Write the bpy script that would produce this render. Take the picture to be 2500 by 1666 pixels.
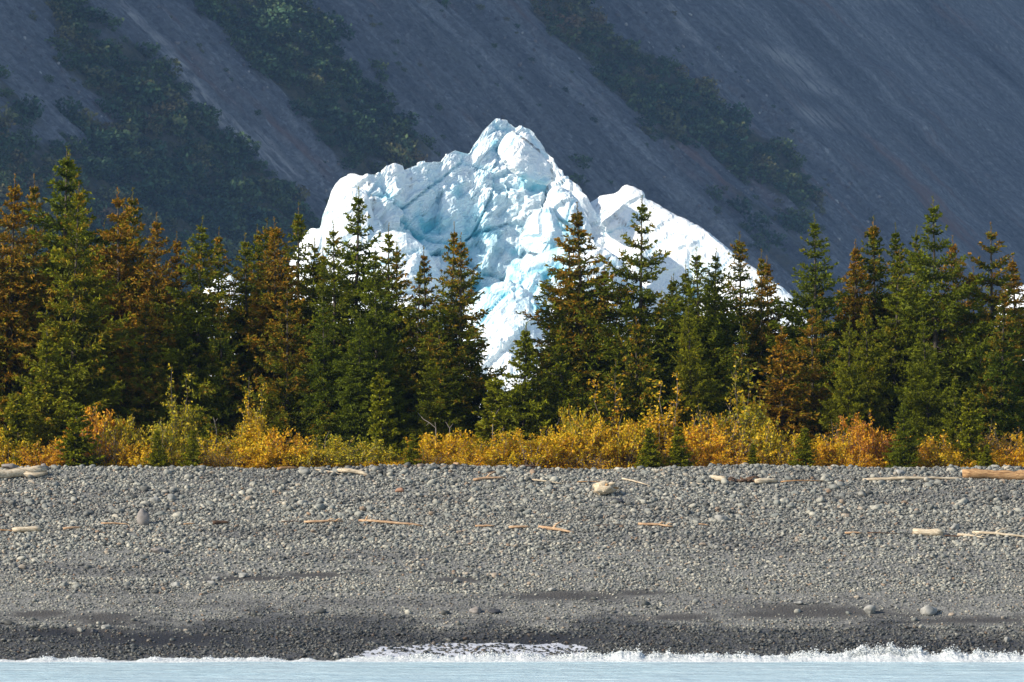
import bpy, math, random
import numpy as np
from mathutils import Vector, Matrix

for o in list(bpy.data.objects):
    bpy.data.objects.remove(o)
scene = bpy.context.scene
col = scene.collection

# ------------------------------------------------------------------ camera
F = 19124.0            # focal length in photograph pixels (2500 wide)
CX, CY, HOR = 1250.0, 833.0, 1304.0
CAMZ = 4.5
TH = math.atan((HOR - CY) / F)
cam_d = bpy.data.cameras.new('camera')
cam = bpy.data.objects.new('camera', cam_d)
col.objects.link(cam)
cam.location = (0, 0, CAMZ)
cam.rotation_euler = (math.pi / 2 + TH, 0, 0)
cam_d.sensor_width = 36.0
cam_d.lens = 36.0 * F / 2500.0
cam_d.clip_start = 1.0
cam_d.clip_end = 20000.0
cam_d.dof.use_dof = True
cam_d.dof.focus_distance = 312.0
cam_d.dof.aperture_fstop = 6.3
scene.camera = cam

# ------------------------------------------------------------------ light
SUN_EL = math.radians(30.0)
SUN_AZ = math.radians(25.0)     # swing of the sun from "left" towards the camera
SUN_DIR = Vector((-math.cos(SUN_EL) * math.cos(SUN_AZ), -math.cos(SUN_EL) * math.sin(SUN_AZ), math.sin(SUN_EL)))
world = bpy.data.worlds.new('World')
scene.world = world
world.use_nodes = True
wn = world.node_tree
for n in list(wn.nodes):
    wn.nodes.remove(n)
w_out = wn.nodes.new('ShaderNodeOutputWorld')
w_bg = wn.nodes.new('ShaderNodeBackground')
w_sky = wn.nodes.new('ShaderNodeTexSky')
w_sky.sky_type = 'NISHITA'
w_sky.sun_disc = False
w_sky.sun_elevation = SUN_EL
w_sky.sun_rotation = math.atan2(SUN_DIR.x, SUN_DIR.y)
w_sky.air_density = 1.0
w_sky.dust_density = 0.6
w_sky.ozone_density = 1.0
w_bg.inputs['Strength'].default_value = 0.115
wn.links.new(w_sky.outputs[0], w_bg.inputs['Color'])
wn.links.new(w_bg.outputs[0], w_out.inputs['Surface'])
sun_d = bpy.data.lights.new('sun', 'SUN')
sun_d.energy = 4.6
sun_d.angle = math.radians(0.6)
sun_d.color = (1.0, 0.91, 0.77)
sun = bpy.data.objects.new('sun', sun_d)
col.objects.link(sun)
sun.rotation_euler = (-SUN_DIR).to_track_quat('-Z', 'Y').to_euler()
sun.location = (-200, 100, 300)
scene.view_settings.view_transform = 'Standard'
scene.view_settings.look = 'None'
scene.view_settings.gamma = 1.0
scene.view_settings.exposure = 0.48
scene.view_settings.use_curve_mapping = False
scene.render.engine = 'CYCLES'
scene.cycles.use_denoising = True
scene.cycles.max_bounces = 6
scene.cycles.diffuse_bounces = 3
scene.cycles.glossy_bounces = 2
scene.cycles.transmission_bounces = 2
scene.cycles.volume_bounces = 0
scene.cycles.use_adaptive_sampling = True
scene.cycles.adaptive_threshold = 0.01


# ------------------------------------------------------------------ helpers
def W(px, py, Y):
    """photograph direction -> point on the vertical plane y = Y"""
    dx, dz = (px - CX) / F, (CY - py) / F
    d = np.array([dx, math.cos(TH) - dz * math.sin(TH), math.sin(TH) + dz * math.cos(TH)])
    k = Y / d[1]
    return Vector((d[0] * k, Y, CAMZ + d[2] * k))


def tag(o, label=None, cat=None, group=None, kind=None):
    if label: o['label'] = label
    if cat: o['category'] = cat
    if group: o['group'] = group
    if kind: o['kind'] = kind
    return o


def empty(name, loc):
    e = bpy.data.objects.new(name, None)
    e.empty_display_size = 0.5
    e.location = loc
    col.objects.link(e)
    return e


def mesh_np(name, V, Fc, mat=None, smooth=True, attrs=None):
    """V (n,3); Fc (m,k) array of equal-sized polygons or a list of arrays"""
    me = bpy.data.meshes.new(name)
    V = np.asarray(V, dtype=np.float32)
    blocks = Fc if isinstance(Fc, list) else [Fc]
    blocks = [np.asarray(b, dtype=np.int32) for b in blocks if len(b)]
    nl = sum(b.size for b in blocks)
    npoly = sum(len(b) for b in blocks)
    me.vertices.add(len(V)); me.vertices.foreach_set('co', V.ravel())
    me.loops.add(nl); me.polygons.add(npoly)
    me.loops.foreach_set('vertex_index', np.concatenate([b.ravel() for b in blocks]))
    tot = np.concatenate([np.full(len(b), b.shape[1], dtype=np.int32) for b in blocks])
    st = np.concatenate([[0], np.cumsum(tot)[:-1]]).astype(np.int32)
    me.polygons.foreach_set('loop_start', st)
    me.polygons.foreach_set('use_smooth', np.full(npoly, smooth, dtype=bool))
    if attrs:
        for k, v in attrs.items():
            a = me.attributes.new(k, 'FLOAT', 'POINT')
            a.data.foreach_set('value', np.asarray(v, dtype=np.float32))
    me.update(calc_edges=True)
    me.validate()
    if mat: me.materials.append(mat)
    return me


def obj(name, me, parent=None, loc=None):
    o = bpy.data.objects.new(name, me)
    col.objects.link(o)
    if parent is not None: o.parent = parent
    if loc is not None: o.location = loc
    return o


# vectorised gradient noise
_rs = np.random.RandomState(7)
_PERM = np.concatenate([_rs.permutation(256)] * 3).astype(np.int64)
_G = _rs.normal(size=(256, 3)); _G /= np.linalg.norm(_G, axis=1)[:, None]


def perlin(P):
    P = np.asarray(P, dtype=np.float64)
    i = np.floor(P).astype(np.int64); f = P - i
    i &= 255
    u = f * f * f * (f * (f * 6 - 15) + 10)
    res = 0
    for dx in (0, 1):
        wx = u[:, 0] if dx else 1 - u[:, 0]
        for dy in (0, 1):
            wy = u[:, 1] if dy else 1 - u[:, 1]
            for dz in (0, 1):
                wz = u[:, 2] if dz else 1 - u[:, 2]
                h = _PERM[_PERM[_PERM[(i[:, 0] + dx) & 255] + ((i[:, 1] + dy) & 255)] + ((i[:, 2] + dz) & 255)]
                g = _G[h]
                res = res + wx * wy * wz * (g[:, 0] * (f[:, 0] - dx) + g[:, 1] * (f[:, 1] - dy) + g[:, 2] * (f[:, 2] - dz))
    return res * 1.6


def fbm(P, octv=4, gain=0.5, lac=2.03, ridged=False):
    a, s, r = 1.0, 0.0, 0.0
    P = np.array(P, dtype=np.float64)
    for k in range(octv):
        n = perlin(P + 17.3 * k)
        if ridged: n = 1 - 2 * np.abs(n)
        r = r + a * n; s += a
        a *= gain; P = P * lac
    return r / s


def noise1(x, y=0.0, z=0.0):
    return float(perlin(np.array([[x, y, z]]))[0])


def in_poly(px, py, poly):
    poly = np.asarray(poly, float)
    inside = np.zeros(len(px), bool)
    j = len(poly) - 1
    for i in range(len(poly)):
        xi, yi = poly[i]; xj, yj = poly[j]
        c = ((yi > py) != (yj > py)) & (px < (xj - xi) * (py - yi) / (yj - yi + 1e-12) + xi)
        inside ^= c
        j = i
    return inside


def seg_dist(px, py, pts, closed=False):
    pts = np.asarray(pts, float)
    d = np.full(len(px), 1e9)
    n = len(pts)
    for i in range(n if closed else n - 1):
        a, b = pts[i], pts[(i + 1) % n]
        ab = b - a; L = ab.dot(ab) + 1e-12
        t = np.clip(((px - a[0]) * ab[0] + (py - a[1]) * ab[1]) / L, 0, 1)
        d = np.minimum(d, np.hypot(px - a[0] - t * ab[0], py - a[1] - t * ab[1]))
    return d


def smoothstep(a, b, x):
    t = np.clip((x - a) / (b - a), 0, 1)
    return t * t * (3 - 2 * t)


# ------------------------------------------------------------------ material helpers
class NT:
    def __init__(self, name):
        self.m = bpy.data.materials.new(name)
        self.m.use_nodes = True
        self.t = self.m.node_tree
        for n in list(self.t.nodes): self.t.nodes.remove(n)
        self.out = self.t.nodes.new('ShaderNodeOutputMaterial')
        self.p = self.t.nodes.new('ShaderNodeBsdfPrincipled')
        self.t.links.new(self.p.outputs[0], self.out.inputs['Surface'])
        self.p.inputs['Specular IOR Level'].default_value = 0.3

    def n(self, typ, **kw):
        nd = self.t.nodes.new(typ)
        for k, v in kw.items(): setattr(nd, k, v)
        return nd

    def l(self, a, b): self.t.links.new(a, b)

    def noise(self, scale, detail=4, rough=0.55, vec=None, dist=0.0):
        nd = self.n('ShaderNodeTexNoise')
        nd.inputs['Scale'].default_value = scale
        nd.inputs['Detail'].default_value = detail
        nd.inputs['Roughness'].default_value = rough
        nd.inputs['Distortion'].default_value = dist
        if vec is not None: self.l(vec, nd.inputs['Vector'])
        return nd.outputs[0]

    def ramp(self, fac, stops, interp='LINEAR'):
        r = self.n('ShaderNodeValToRGB')
        r.color_ramp.interpolation = interp
        el = r.color_ramp.elements
        while len(el) < len(stops): el.new(0.5)
        for e, (p, c) in zip(el, stops):
            e.position = p
            e.color = (*c, 1) if len(c) == 3 else c
        self.l(fac, r.inputs[0])
        return r.outputs[0]

    def val(self, v):
        nd = self.n('ShaderNodeValue'); nd.outputs[0].default_value = v
        return nd.outputs[0]

    def math(self, op, a, b=None, clamp=False):
        nd = self.n('ShaderNodeMath', operation=op, use_clamp=clamp)
        for k, x in enumerate((a, b)):
            if x is None: continue
            if isinstance(x, (int, float)): nd.inputs[k].default_value = x
            else: self.l(x, nd.inputs[k])
        return nd.outputs[0]

    def mix(self, fac, a, b, mode='MIX'):
        nd = self.n('ShaderNodeMix', data_type='RGBA', blend_type=mode)
        for sock, x in ((nd.inputs[0], fac), (nd.inputs[6], a), (nd.inputs[7], b)):
            if isinstance(x, (int, float)): sock.default_value = x
            elif isinstance(x, tuple): sock.default_value = (*x, 1) if len(x) == 3 else x
            else: self.l(x, sock)
        return nd.outputs[2]

    def smooth(self, x, a, b):
        nd = self.n('ShaderNodeMapRange', interpolation_type='SMOOTHSTEP')
        self.l(x, nd.inputs['Value'])
        nd.inputs['From Min'].default_value = a
        nd.inputs['From Max'].default_value = b
        return nd.outputs[0]

    def attr(self, name, typ='GEOMETRY'):
        nd = self.n('ShaderNodeAttribute', attribute_name=name, attribute_type=typ)
        return nd

    def pos(self): return self.n('ShaderNodeNewGeometry').outputs['Position']
    def objco(self): return self.n('ShaderNodeTexCoord').outputs['Object']

    def mapping(self, vec, scale=(1, 1, 1), rot=(0, 0, 0)):
        m = self.n('ShaderNodeMapping')
        m.inputs['Scale'].default_value = scale
        m.inputs['Rotation'].default_value = rot
        self.l(vec, m.inputs['Vector'])
        return m.outputs[0]

    def bump(self, h, strength=0.5, dist=0.05):
        b = self.n('ShaderNodeBump')
        b.inputs['Strength'].default_value = strength
        b.inputs['Distance'].default_value = dist
        self.l(h, b.inputs['Height'])
        self.l(b.outputs[0], self.p.inputs['Normal'])

    def base(self, c):
        if isinstance(c, tuple): self.p.inputs['Base Color'].default_value = (*c, 1)
        else: self.l(c, self.p.inputs['Base Color'])

    def rough(self, r):
        if isinstance(r, (int, float)): self.p.inputs['Roughness'].default_value = r
        else: self.l(r, self.p.inputs['Roughness'])


def wet_mask(t):
    """1 low on the beach where the swash has just run, ragged upper edge"""
    pos = t.pos()
    sep = t.n('ShaderNodeSeparateXYZ'); t.l(pos, sep.inputs[0])
    edge = t.noise(0.16, 3, 0.5, t.mapping(pos, (1, 0.3, 0.3)))
    edge2 = t.noise(.8, 5, 0.7, t.mapping(pos, (.6, 1.6, 1)))
    lim = t.math('ADD', t.math('MULTIPLY', edge, 2.9), t.math('MULTIPLY', edge2, 1.5))
    d = t.math('SUBTRACT', sep.outputs[2], t.math('ADD', lim, -1.02))
    m = t.n('ShaderNodeMapRange', interpolation_type='SMOOTHSTEP')
    t.l(d, m.inputs['Value'])
    m.inputs['From Min'].default_value = 0.30; m.inputs['From Max'].default_value = -0.22
    return m.outputs[0]


def mat_stone(name='stone', tone=1.0):
    t = NT(name)
    info = t.n('ShaderNodeObjectInfo')
    rnd = info.outputs['Random']
    c = t.ramp(rnd, [(0.0, (.075, .078, .076)), (.20, (.17, .174, .163)), (.45, (.275, .282, .266)), (.60, (.225, .240, .230)),
                     (.76, (.38, .375, .335)), (.91, (.45, .435, .38)), (.955, (.27, .18, .12)), (1.0, (.54, .525, .46))])
    pos = t.pos()
    g = t.noise(9.0, 4, 0.6, pos)
    c = t.mix(1.0, c, t.ramp(g, [(.3, (.72, .72, .72)), (.7, (1.22, 1.2, 1.16))]), 'MULTIPLY')
    damp = t.noise(.55, 4, .6, t.mapping(pos, (.16, 1, .4)))
    c = t.mix(1.0, c, t.ramp(damp, [(.34, (.72, .72, .74)), (.52, (1.06, 1.06, 1.05))]), 'MULTIPLY')
    tone *= .88
    c = t.mix(1.0, c, (tone * 1.01, tone, tone * .975), 'MULTIPLY')
    w = wet_mask(t)
    c = t.mix(w, c, t.mix(1.0, c, (.34, .35, .37), 'MULTIPLY'))
    t.base(c)
    t.rough(t.math('SUBTRACT', 0.82, t.math('MULTIPLY', w, 0.42)))
    t.bump(t.noise(25, 3, .6, pos), .35, .02)
    return t.m


def mat_beach():
    t = NT('beach_gravel')
    pos = t.pos()
    v = t.n('ShaderNodeTexVoronoi'); v.inputs['Scale'].default_value = 11.0
    t.l(pos, v.inputs['Vector'])
    vb = t.n('ShaderNodeRGBToBW'); t.l(v.outputs['Color'], vb.inputs[0])
    c = t.ramp(vb.outputs[0], [(0, (.08, .08, .078)), (.5, (.17, .169, .158)), (1, (.30, .29, .265))])
    damp = t.noise(.55, 4, .6, t.mapping(pos, (.16, 1, .4)))
    c = t.mix(1.0, c, t.ramp(damp, [(.34, (.72, .72, .74)), (.52, (1.06, 1.06, 1.05))]), 'MULTIPLY')
    sand = t.attr('sand').outputs['Fac']
    grit = t.noise(60, 2, .6, pos)
    sc = t.ramp(grit, [(.3, (.045, .043, .042)), (.7, (.085, .080, .074))])
    c = t.mix(sand, c, sc)
    w = wet_mask(t)
    c = t.mix(w, c, t.mix(1.0, c, (.42, .42, .44), 'MULTIPLY'))
    soil = t.attr('soil').outputs['Fac']
    c = t.mix(soil, c, (.05, .038, .02))
    t.base(c)
    t.rough(t.math('SUBTRACT', 0.88, t.math('MULTIPLY', w, 0.38)))
    t.bump(t.math('ADD', v.outputs['Distance'], t.math('MULTIPLY', grit, .3)), .6, .05)
    return t.m


def mat_wood(name, dark, light):
    t = NT(name)
    oc = t.objco()
    g = t.noise(3.0, 6, .62, t.mapping(oc, (.9, 9, 9)))
    b = t.noise(1.2, 3, .6, oc)
    c = t.ramp(g, [(.30, tuple(x * .35 for x in dark)), (.42, dark), (.66, light)])
    c = t.mix(t.smooth(b, .55, .8), c, tuple(x * .62 for x in dark))
    t.base(c); t.rough(.8)
    t.bump(g, .6, .03)
    return t.m


def mat_needles():
    t = NT('spruce_needles')
    info = t.n('ShaderNodeObjectInfo')
    sepc = t.n('ShaderNodeSeparateColor'); t.l(info.outputs['Color'], sepc.inputs[0])
    tint = t.attr('tint').outputs['Fac']
    hgt = t.attr('hgt').outputs['Fac']
    pos = t.pos()
    g1 = t.mix(tint, (.012, .030, .003), (.105, .160, .005))  # shadow tone to highlight tone, painted into the needles by tint
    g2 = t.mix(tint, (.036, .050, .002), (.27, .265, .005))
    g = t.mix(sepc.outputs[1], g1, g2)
    ru = t.mix(tint, (.085, .038, .004), (.50, .22, .014))
    n1 = t.noise(.85, 3, .55, pos)
    n2 = t.noise(3.6, 2, .5, pos)
    nn = t.math('ADD', t.math('ADD', t.math('MULTIPLY', n1, .58), t.math('MULTIPLY', n2, .62)), t.math('MULTIPLY', t.math('SUBTRACT', tint, .5), .16))
    lvl = t.math('MULTIPLY', sepc.outputs[0], t.math('ADD', t.math('MULTIPLY', hgt, .25), .26))
    f = t.smooth(t.math('ADD', nn, lvl), .80, 1.02)
    f = t.math('MULTIPLY', f, t.ramp(t.noise(8.0, 2, .6, pos), [(.38, (.22, .22, .22)), (.58, (.95, .95, .95))]))
    c = t.mix(f, g, ru)
    t.base(c); t.rough(.65)
    t.p.inputs['Specular IOR Level'].default_value = .18
    tr = t.n('ShaderNodeBsdfTranslucent'); t.l(c, tr.inputs['Color'])
    ms = t.n('ShaderNodeMixShader'); ms.inputs[0].default_value = .22
    t.l(t.p.outputs[0], ms.inputs[1]); t.l(tr.outputs[0], ms.inputs[2])
    t.l(ms.outputs[0], t.out.inputs['Surface'])
    return t.m


def mat_leaves(name='autumn_leaves'):
    t = NT(name)
    info = t.n('ShaderNodeObjectInfo')
    sepc = t.n('ShaderNodeSeparateColor'); t.l(info.outputs['Color'], sepc.inputs[0])
    tint = t.attr('tint').outputs['Fac']
    pos = t.pos()
    n1 = t.noise(1.3, 3, .6, pos)
    k = t.math('ADD', t.math('ADD', t.math('MULTIPLY', tint, .40), t.math('MULTIPLY', n1, .55)), t.math('SUBTRACT', sepc.outputs[0], .5))
    c = t.ramp(k, [(.05, (.10, .13, .020)), (.27, (.36, .33, .012)), (.48, (.66, .45, .008)), (.70, (.76, .40, .008)), (.88, (.62, .24, .015)), (1, (.30, .12, .05))])
    c = t.mix(1.0, c, t.ramp(t.noise(7, 2, .5, pos), [(.3, (.72, .72, .72)), (.7, (1.15, 1.15, 1.15))]), 'MULTIPLY')
    t.base(c); t.rough(.6)
    tr = t.n('ShaderNodeBsdfTranslucent'); t.l(c, tr.inputs['Color'])
    ms = t.n('ShaderNodeMixShader'); ms.inputs[0].default_value = .3
    t.l(t.p.outputs[0], ms.inputs[1]); t.l(tr.outputs[0], ms.inputs[2])
    t.l(ms.outputs[0], t.out.inputs['Surface'])
    return t.m


def mat_plain(name, c1, c2, scale=6, rough=.85):
    t = NT(name)
    n = t.noise(scale, 4, .6, t.pos())
    t.base(t.ramp(n, [(.3, c1), (.7, c2)])); t.rough(rough)
    return t.m


def mat_ice():
    t = NT('glacier_ice')
    pos = t.pos()
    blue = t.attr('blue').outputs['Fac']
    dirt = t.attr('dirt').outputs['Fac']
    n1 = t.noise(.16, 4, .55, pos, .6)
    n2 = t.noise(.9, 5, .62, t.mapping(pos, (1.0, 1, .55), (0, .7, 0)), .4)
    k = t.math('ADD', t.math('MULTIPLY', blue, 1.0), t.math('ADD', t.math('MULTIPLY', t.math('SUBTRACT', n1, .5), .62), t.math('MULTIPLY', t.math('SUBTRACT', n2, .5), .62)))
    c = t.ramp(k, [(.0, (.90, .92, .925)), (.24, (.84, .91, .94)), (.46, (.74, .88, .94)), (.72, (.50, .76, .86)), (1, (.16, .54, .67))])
    d2 = t.noise(2.2, 4, .65, pos)
    df = t.math('MULTIPLY', dirt, t.smooth(d2, .40, .58))
    c = t.mix(df, c, (.16, .15, .15))
    gr = t.smooth(t.noise(.35, 4, .6, pos), .60, .80)
    c = t.mix(t.math('MULTIPLY', gr, .16), c, (.60, .60, .57))
    t.base(c)
    t.rough(.55)
    t.p.inputs['Specular IOR Level'].default_value = .25
    t.bump(t.math('ADD', t.noise(1.3, 6, .65, pos), t.math('MULTIPLY', t.noise(6, 3, .6, pos), .25)), .8, .35)
    return t.m


def mat_mountain():
    t = NT('scree')
    pos = t.pos()
    uv = t.n('ShaderNodeCombineXYZ')
    t.l(t.attr('su').outputs['Fac'], uv.inputs[0]); t.l(t.attr('sv').outputs['Fac'], uv.inputs[1])
    u = uv.outputs[0]
    streak = t.noise(.055, 6, .62, t.mapping(u, (1, .14, 1)))
    streak2 = t.noise(.25, 5, .65, t.mapping(u, (1, .20, 1)), .8)
    grain = t.noise(.9, 5, .7, u)
    fine = t.noise(3.0, 3, .7, u)
    k = t.math('ADD', t.math('ADD', t.math('MULTIPLY', streak, .42), t.math('MULTIPLY', streak2, .26)), t.math('ADD', t.math('MULTIPLY', grain, .26), t.math('MULTIPLY', fine, .14)))
    c = t.ramp(k, [(.37, (.046, .053, .062)), (.47, (.106, .116, .127)), (.56, (.175, .184, .194)), (.71, (.40, .405, .405))])
    vo = t.n('ShaderNodeTexVoronoi'); vo.inputs['Scale'].default_value = 1.1; t.l(u, vo.inputs['Vector'])
    vob = t.n('ShaderNodeRGBToBW'); t.l(vo.outputs['Color'], vob.inputs[0])
    c = t.mix(1.0, c, t.ramp(vob.outputs[0], [(.12, (.74, .74, .76)), (.5, (.95, .94, .94)), (.82, (1.06, 1.04, 1.02)), (.96, (1.5, 1.42, 1.36))]), 'MULTIPLY')
    pale = t.math('MULTIPLY', t.attr('pale').outputs['Fac'], t.smooth(t.noise(.5, 4, .65, t.mapping(u, (1, .25, 1))), .38, .60))
    c = t.mix(t.math('MULTIPLY', pale, .75), c, (.52, .48, .45))
    red = t.smooth(t.noise(.035, 5, .7, t.mapping(u, (1, .4, 1))), .55, .72)
    c = t.mix(t.math('MULTIPLY', red, .6), c, (.27, .145, .105))
    veg = t.attr('veg').outputs['Fac']
    vn = t.math('ADD', t.math('MULTIPLY', veg, .85), t.math('MULTIPLY', t.math('SUBTRACT', t.noise(.10, 6, .7, t.mapping(u, (1, .5, 1))), .5), 1.5))
    vm = t.smooth(vn, .35, .85)
    vc = t.ramp(t.noise(.5, 4, .6, u), [(.3, (.040, .055, .034)), (.7, (.14, .125, .075))])
    c = t.mix(vm, c, vc)
    t.base(c); t.rough(.95)
    t.p.inputs['Specular IOR Level'].default_value = .1
    t.bump(t.math('ADD', t.math('MULTIPLY', streak2, 1.9), t.math('ADD', grain, t.math('MULTIPLY', fine, .6))), .8, 2.0)
    return t.m


def mat_water():
    t = NT('glacial_water')
    pos = t.pos()
    n = t.noise(.5, 4, .6, t.mapping(pos, (.35, 1.6, 1)))
    c = t.ramp(n, [(.3, (.42, .60, .66)), (.7, (.62, .76, .80))])
    t.base(c)
    t.rough(.28)
    t.p.inputs['IOR'].default_value = 1.33
    t.p.inputs['Specular IOR Level'].default_value = .5
    h = t.math('ADD', t.noise(1.6, 4, .6, t.mapping(pos, (.5, 1.3, 1))), t.math('MULTIPLY', t.noise(.3, 2, .5, t.mapping(pos, (.4, 1.6, 1))), 1.6))
    t.bump(h, .9, .35)
    return t.m


def mat_foam():
    t = NT('sea_foam')
    pos = t.pos()
    n = t.noise(3.2, 5, .65, pos)
    t.base(t.ramp(n, [(.25, (.44, .49, .50)), (.65, (.72, .73, .72))]))
    t.rough(.8)
    t.bump(t.noise(7, 4, .65, pos), .6, .1)
    return t.m


M_STONE = mat_stone()
M_STONE_PALE = mat_stone('pale_stone', 1.5)
M_BEACH = mat_beach()
M_NEEDLE = mat_needles()
M_LEAF = mat_leaves()
M_BARK = mat_plain('spruce_bark', (.03, .024, .018), (.10, .08, .06), 9)
M_TWIG = mat_plain('shrub_twig', (.11, .085, .07), (.26, .21, .18), 8)
M_DEADWOOD = mat_plain('dead_twig', (.13, .11, .09), (.27, .23, .19), 8)
M_ICE = mat_ice()
M_MTN = mat_mountain()
M_WATER = mat_water()
M_FOAM = mat_foam()
M_PALE = mat_wood('bleached_wood', (.42, .33, .22), (.74, .64, .48))
M_TAN = mat_wood('tan_wood', (.28, .15, .065), (.58, .36, .17))
M_ORANGE = mat_wood('orange_wood', (.34, .20, .11), (.68, .48, .29))
M_DARKW = mat_wood('dark_wood', (.06, .035, .022), (.17, .10, .06))

# ------------------------------------------------------------------ setting: water
xs = np.concatenate([np.linspace(-3000, -60, 14), np.linspace(-45, 45, 181), np.linspace(60, 3000, 14)])
ys = np.concatenate([np.linspace(-1500, 200, 10), np.linspace(225, 285, 241), np.linspace(300, 4200, 14)])
gx, gy = np.meshgrid(xs, ys)
P = np.stack([gx.ravel(), gy.ravel(), np.zeros(gx.size)], 1)
amp = ((np.abs(P[:, 0]) < 46) & (P[:, 1] > 224) & (P[:, 1] < 286)).astype(float)
P[:, 2] = amp * (.05 * fbm(np.stack([P[:, 0] * .22, P[:, 1] * .75, P[:, 1] * 0 + 3], 1), 4))
nx, ny = len(xs), len(ys)
ii = np.arange((ny - 1) * (nx - 1)); r_, c_ = ii // (nx - 1), ii % (nx - 1)
quad = np.stack([r_ * nx + c_, r_ * nx + c_ + 1, (r_ + 1) * nx + c_ + 1, (r_ + 1) * nx + c_], 1)
water = obj('water', mesh_np('water', P, quad, M_WATER))
tag(water, kind='structure', label='pale milky turquoise glacial water in front of the beach')

# ------------------------------------------------------------------ setting: beach (gravel spit)
Y0, YC, ZC = 276.7, 300.0, 7.04
SL = ZC / (YC - Y0)
ZB = 6.62             # ground behind the crest


def beach_hit(px, py):
    """where the line of sight meets the plain beach slope"""
    t = W(px, py, 1.0)
    tx, tz = t.x, t.z - CAMZ
    y = (CAMZ + Y0 * SL) / (SL - tz)
    return tx * y, y


def prof(y):
    y = np.asarray(y, float)
    z = (y - Y0) * SL
    # rounded crest, then the wooded flat, then down into the lagoon
    top = ZC - smoothstep(YC - .3, YC + 3.0, y) * (ZC - ZB)
    z = np.where(y > YC - .3, np.minimum(z, top), z)
    z = np.where(y > 352, ZB - (y - 352) * .35, z)
    return z


SAND = []   # (px, py, half width px, half height px) patches of bare dark sand
for e in [(1400, 1453, 150, 11), (1560, 1447, 70, 7), (1990, 1492, 170, 15), (1860, 1500, 90, 9), (255, 1512, 95, 10),
          (620, 1410, 140, 7), (760, 1400, 80, 6), (380, 1560, 210, 14), (200, 1545, 120, 9), (2380, 1515, 130, 10),
          (1320, 1560, 130, 10), (90, 1500, 80, 7), (1130, 1415, 60, 5), (1650, 1508, 90, 7)]:
    x0, yy = beach_hit(e[0], e[1]); x1, _ = beach_hit(e[0] + e[2], e[1]); _, y1 = beach_hit(e[0], e[1] - e[3])
    SAND.append((x0, yy, abs(x1 - x0) * 1.25, abs(y1 - yy) * 1.35))


def sand_mask(x, y):
    m = np.zeros(len(x))
    w = 1 + .55 * perlin(np.stack([x * .45, y * 1.1, x * 0 + 9], 1)) + .55 * fbm(np.stack([x * 1.3, y * 3.0, x * 0 + 19], 1), 3)
    for (a, b, rx, ry) in SAND:
        q = np.hypot((x - a) / rx, (y - b) / ry) * w
        m = np.maximum(m, 1 - smoothstep(.25, 1.55, q))
    return m


def beach_z(x, y):
    x = np.asarray(x, float); y = np.asarray(y, float)
    z = prof(y)
    P_ = np.stack([x * .11, y * .5, x * 0], 1)
    on = smoothstep(Y0 - 1, Y0 + 5, y) * (1 - smoothstep(YC - 2.0, YC - .2, y))
    z = z + on * .16 * fbm(P_, 3)
    z = z + .035 * perlin(np.stack([x * 1.3, y * 1.8, x * 0 + 5], 1)) * (1 - smoothstep(YC + 2, YC + 6, y))
    z = z + .18 * perlin(np.stack([x * .16, x * 0, x * 0 + 40], 1)) * smoothstep(YC - 3, YC, y) * (1 - smoothstep(YC + 1, YC + 3, y))
    return z


xs = np.concatenate([np.linspace(-400, -32, 24), np.linspace(-30, 30, 401), np.linspace(32, 400, 24)])
ys = np.concatenate([np.linspace(262, 274, 9), np.linspace(274.5, 303, 215), np.linspace(304, 360, 40), np.linspace(364, 385, 6)])
gx, gy = np.meshgrid(xs, ys)
bx, by = gx.ravel(), gy.ravel()
bz = beach_z(bx, by)
nx, ny = len(xs), len(ys)
ii = np.arange((ny - 1) * (nx - 1)); r_, c_ = ii // (nx - 1), ii % (nx - 1)
quad = np.stack([r_ * nx + c_, r_ * nx + c_ + 1, (r_ + 1) * nx + c_ + 1, (r_ + 1) * nx + c_], 1)
beach = obj('beach', mesh_np('beach', np.stack([bx, by, bz], 1), quad, M_BEACH,
            attrs={'sand': sand_mask(bx, by), 'soil': smoothstep(YC + .8, YC + 2.2, by)}))
tag(beach, kind='structure', label='grey cobble and gravel beach rising to a crest')


def bz1(x, y): return float(beach_z(np.array([x]), np.array([y]))[0])


# ------------------------------------------------------------------ stones
def ico(sub):
    import bmesh
    bm = bmesh.new(); bmesh.ops.create_icosphere(bm, subdivisions=sub, radius=1.0)
    V = np.array([v.co[:] for v in bm.verts]); Fc = np.array([[v.index for v in f.verts] for f in bm.faces])
    bm.free()
    return V, Fc


ICO2, ICO3, ICO1 = ico(2), ico(3), ico(1)


def stone_mesh(name, seed, src, rough=.28, mat=None, angular=.5):
    V, Fc = src
    rs = np.random.RandomState(seed)
    V = V.copy()
    # cut with random planes for worn facets
    for k in range(7):
        n = rs.normal(size=3); n /= np.linalg.norm(n)
        d = rs.uniform(.62, .92)
        s = V @ n
        over = np.maximum(s - d, 0)
        V -= np.outer(over * angular * 1.6, n).clip(-.5, .5)
    V *= (1 + rough * perlin(V * 1.1 + seed * 3.7))[:, None]
    V *= np.array([1.0, rs.uniform(.72, .95), rs.uniform(.50, .70)])
    return mesh_np(name, V, Fc, mat or M_STONE)


STONE_SRC = []
for k in range(9):
    m = stone_mesh('stone_%d' % k, 40 + k, ICO2)
    so = bpy.data.objects.new('stone_source', m)
    STONE_SRC.append(so)


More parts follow.
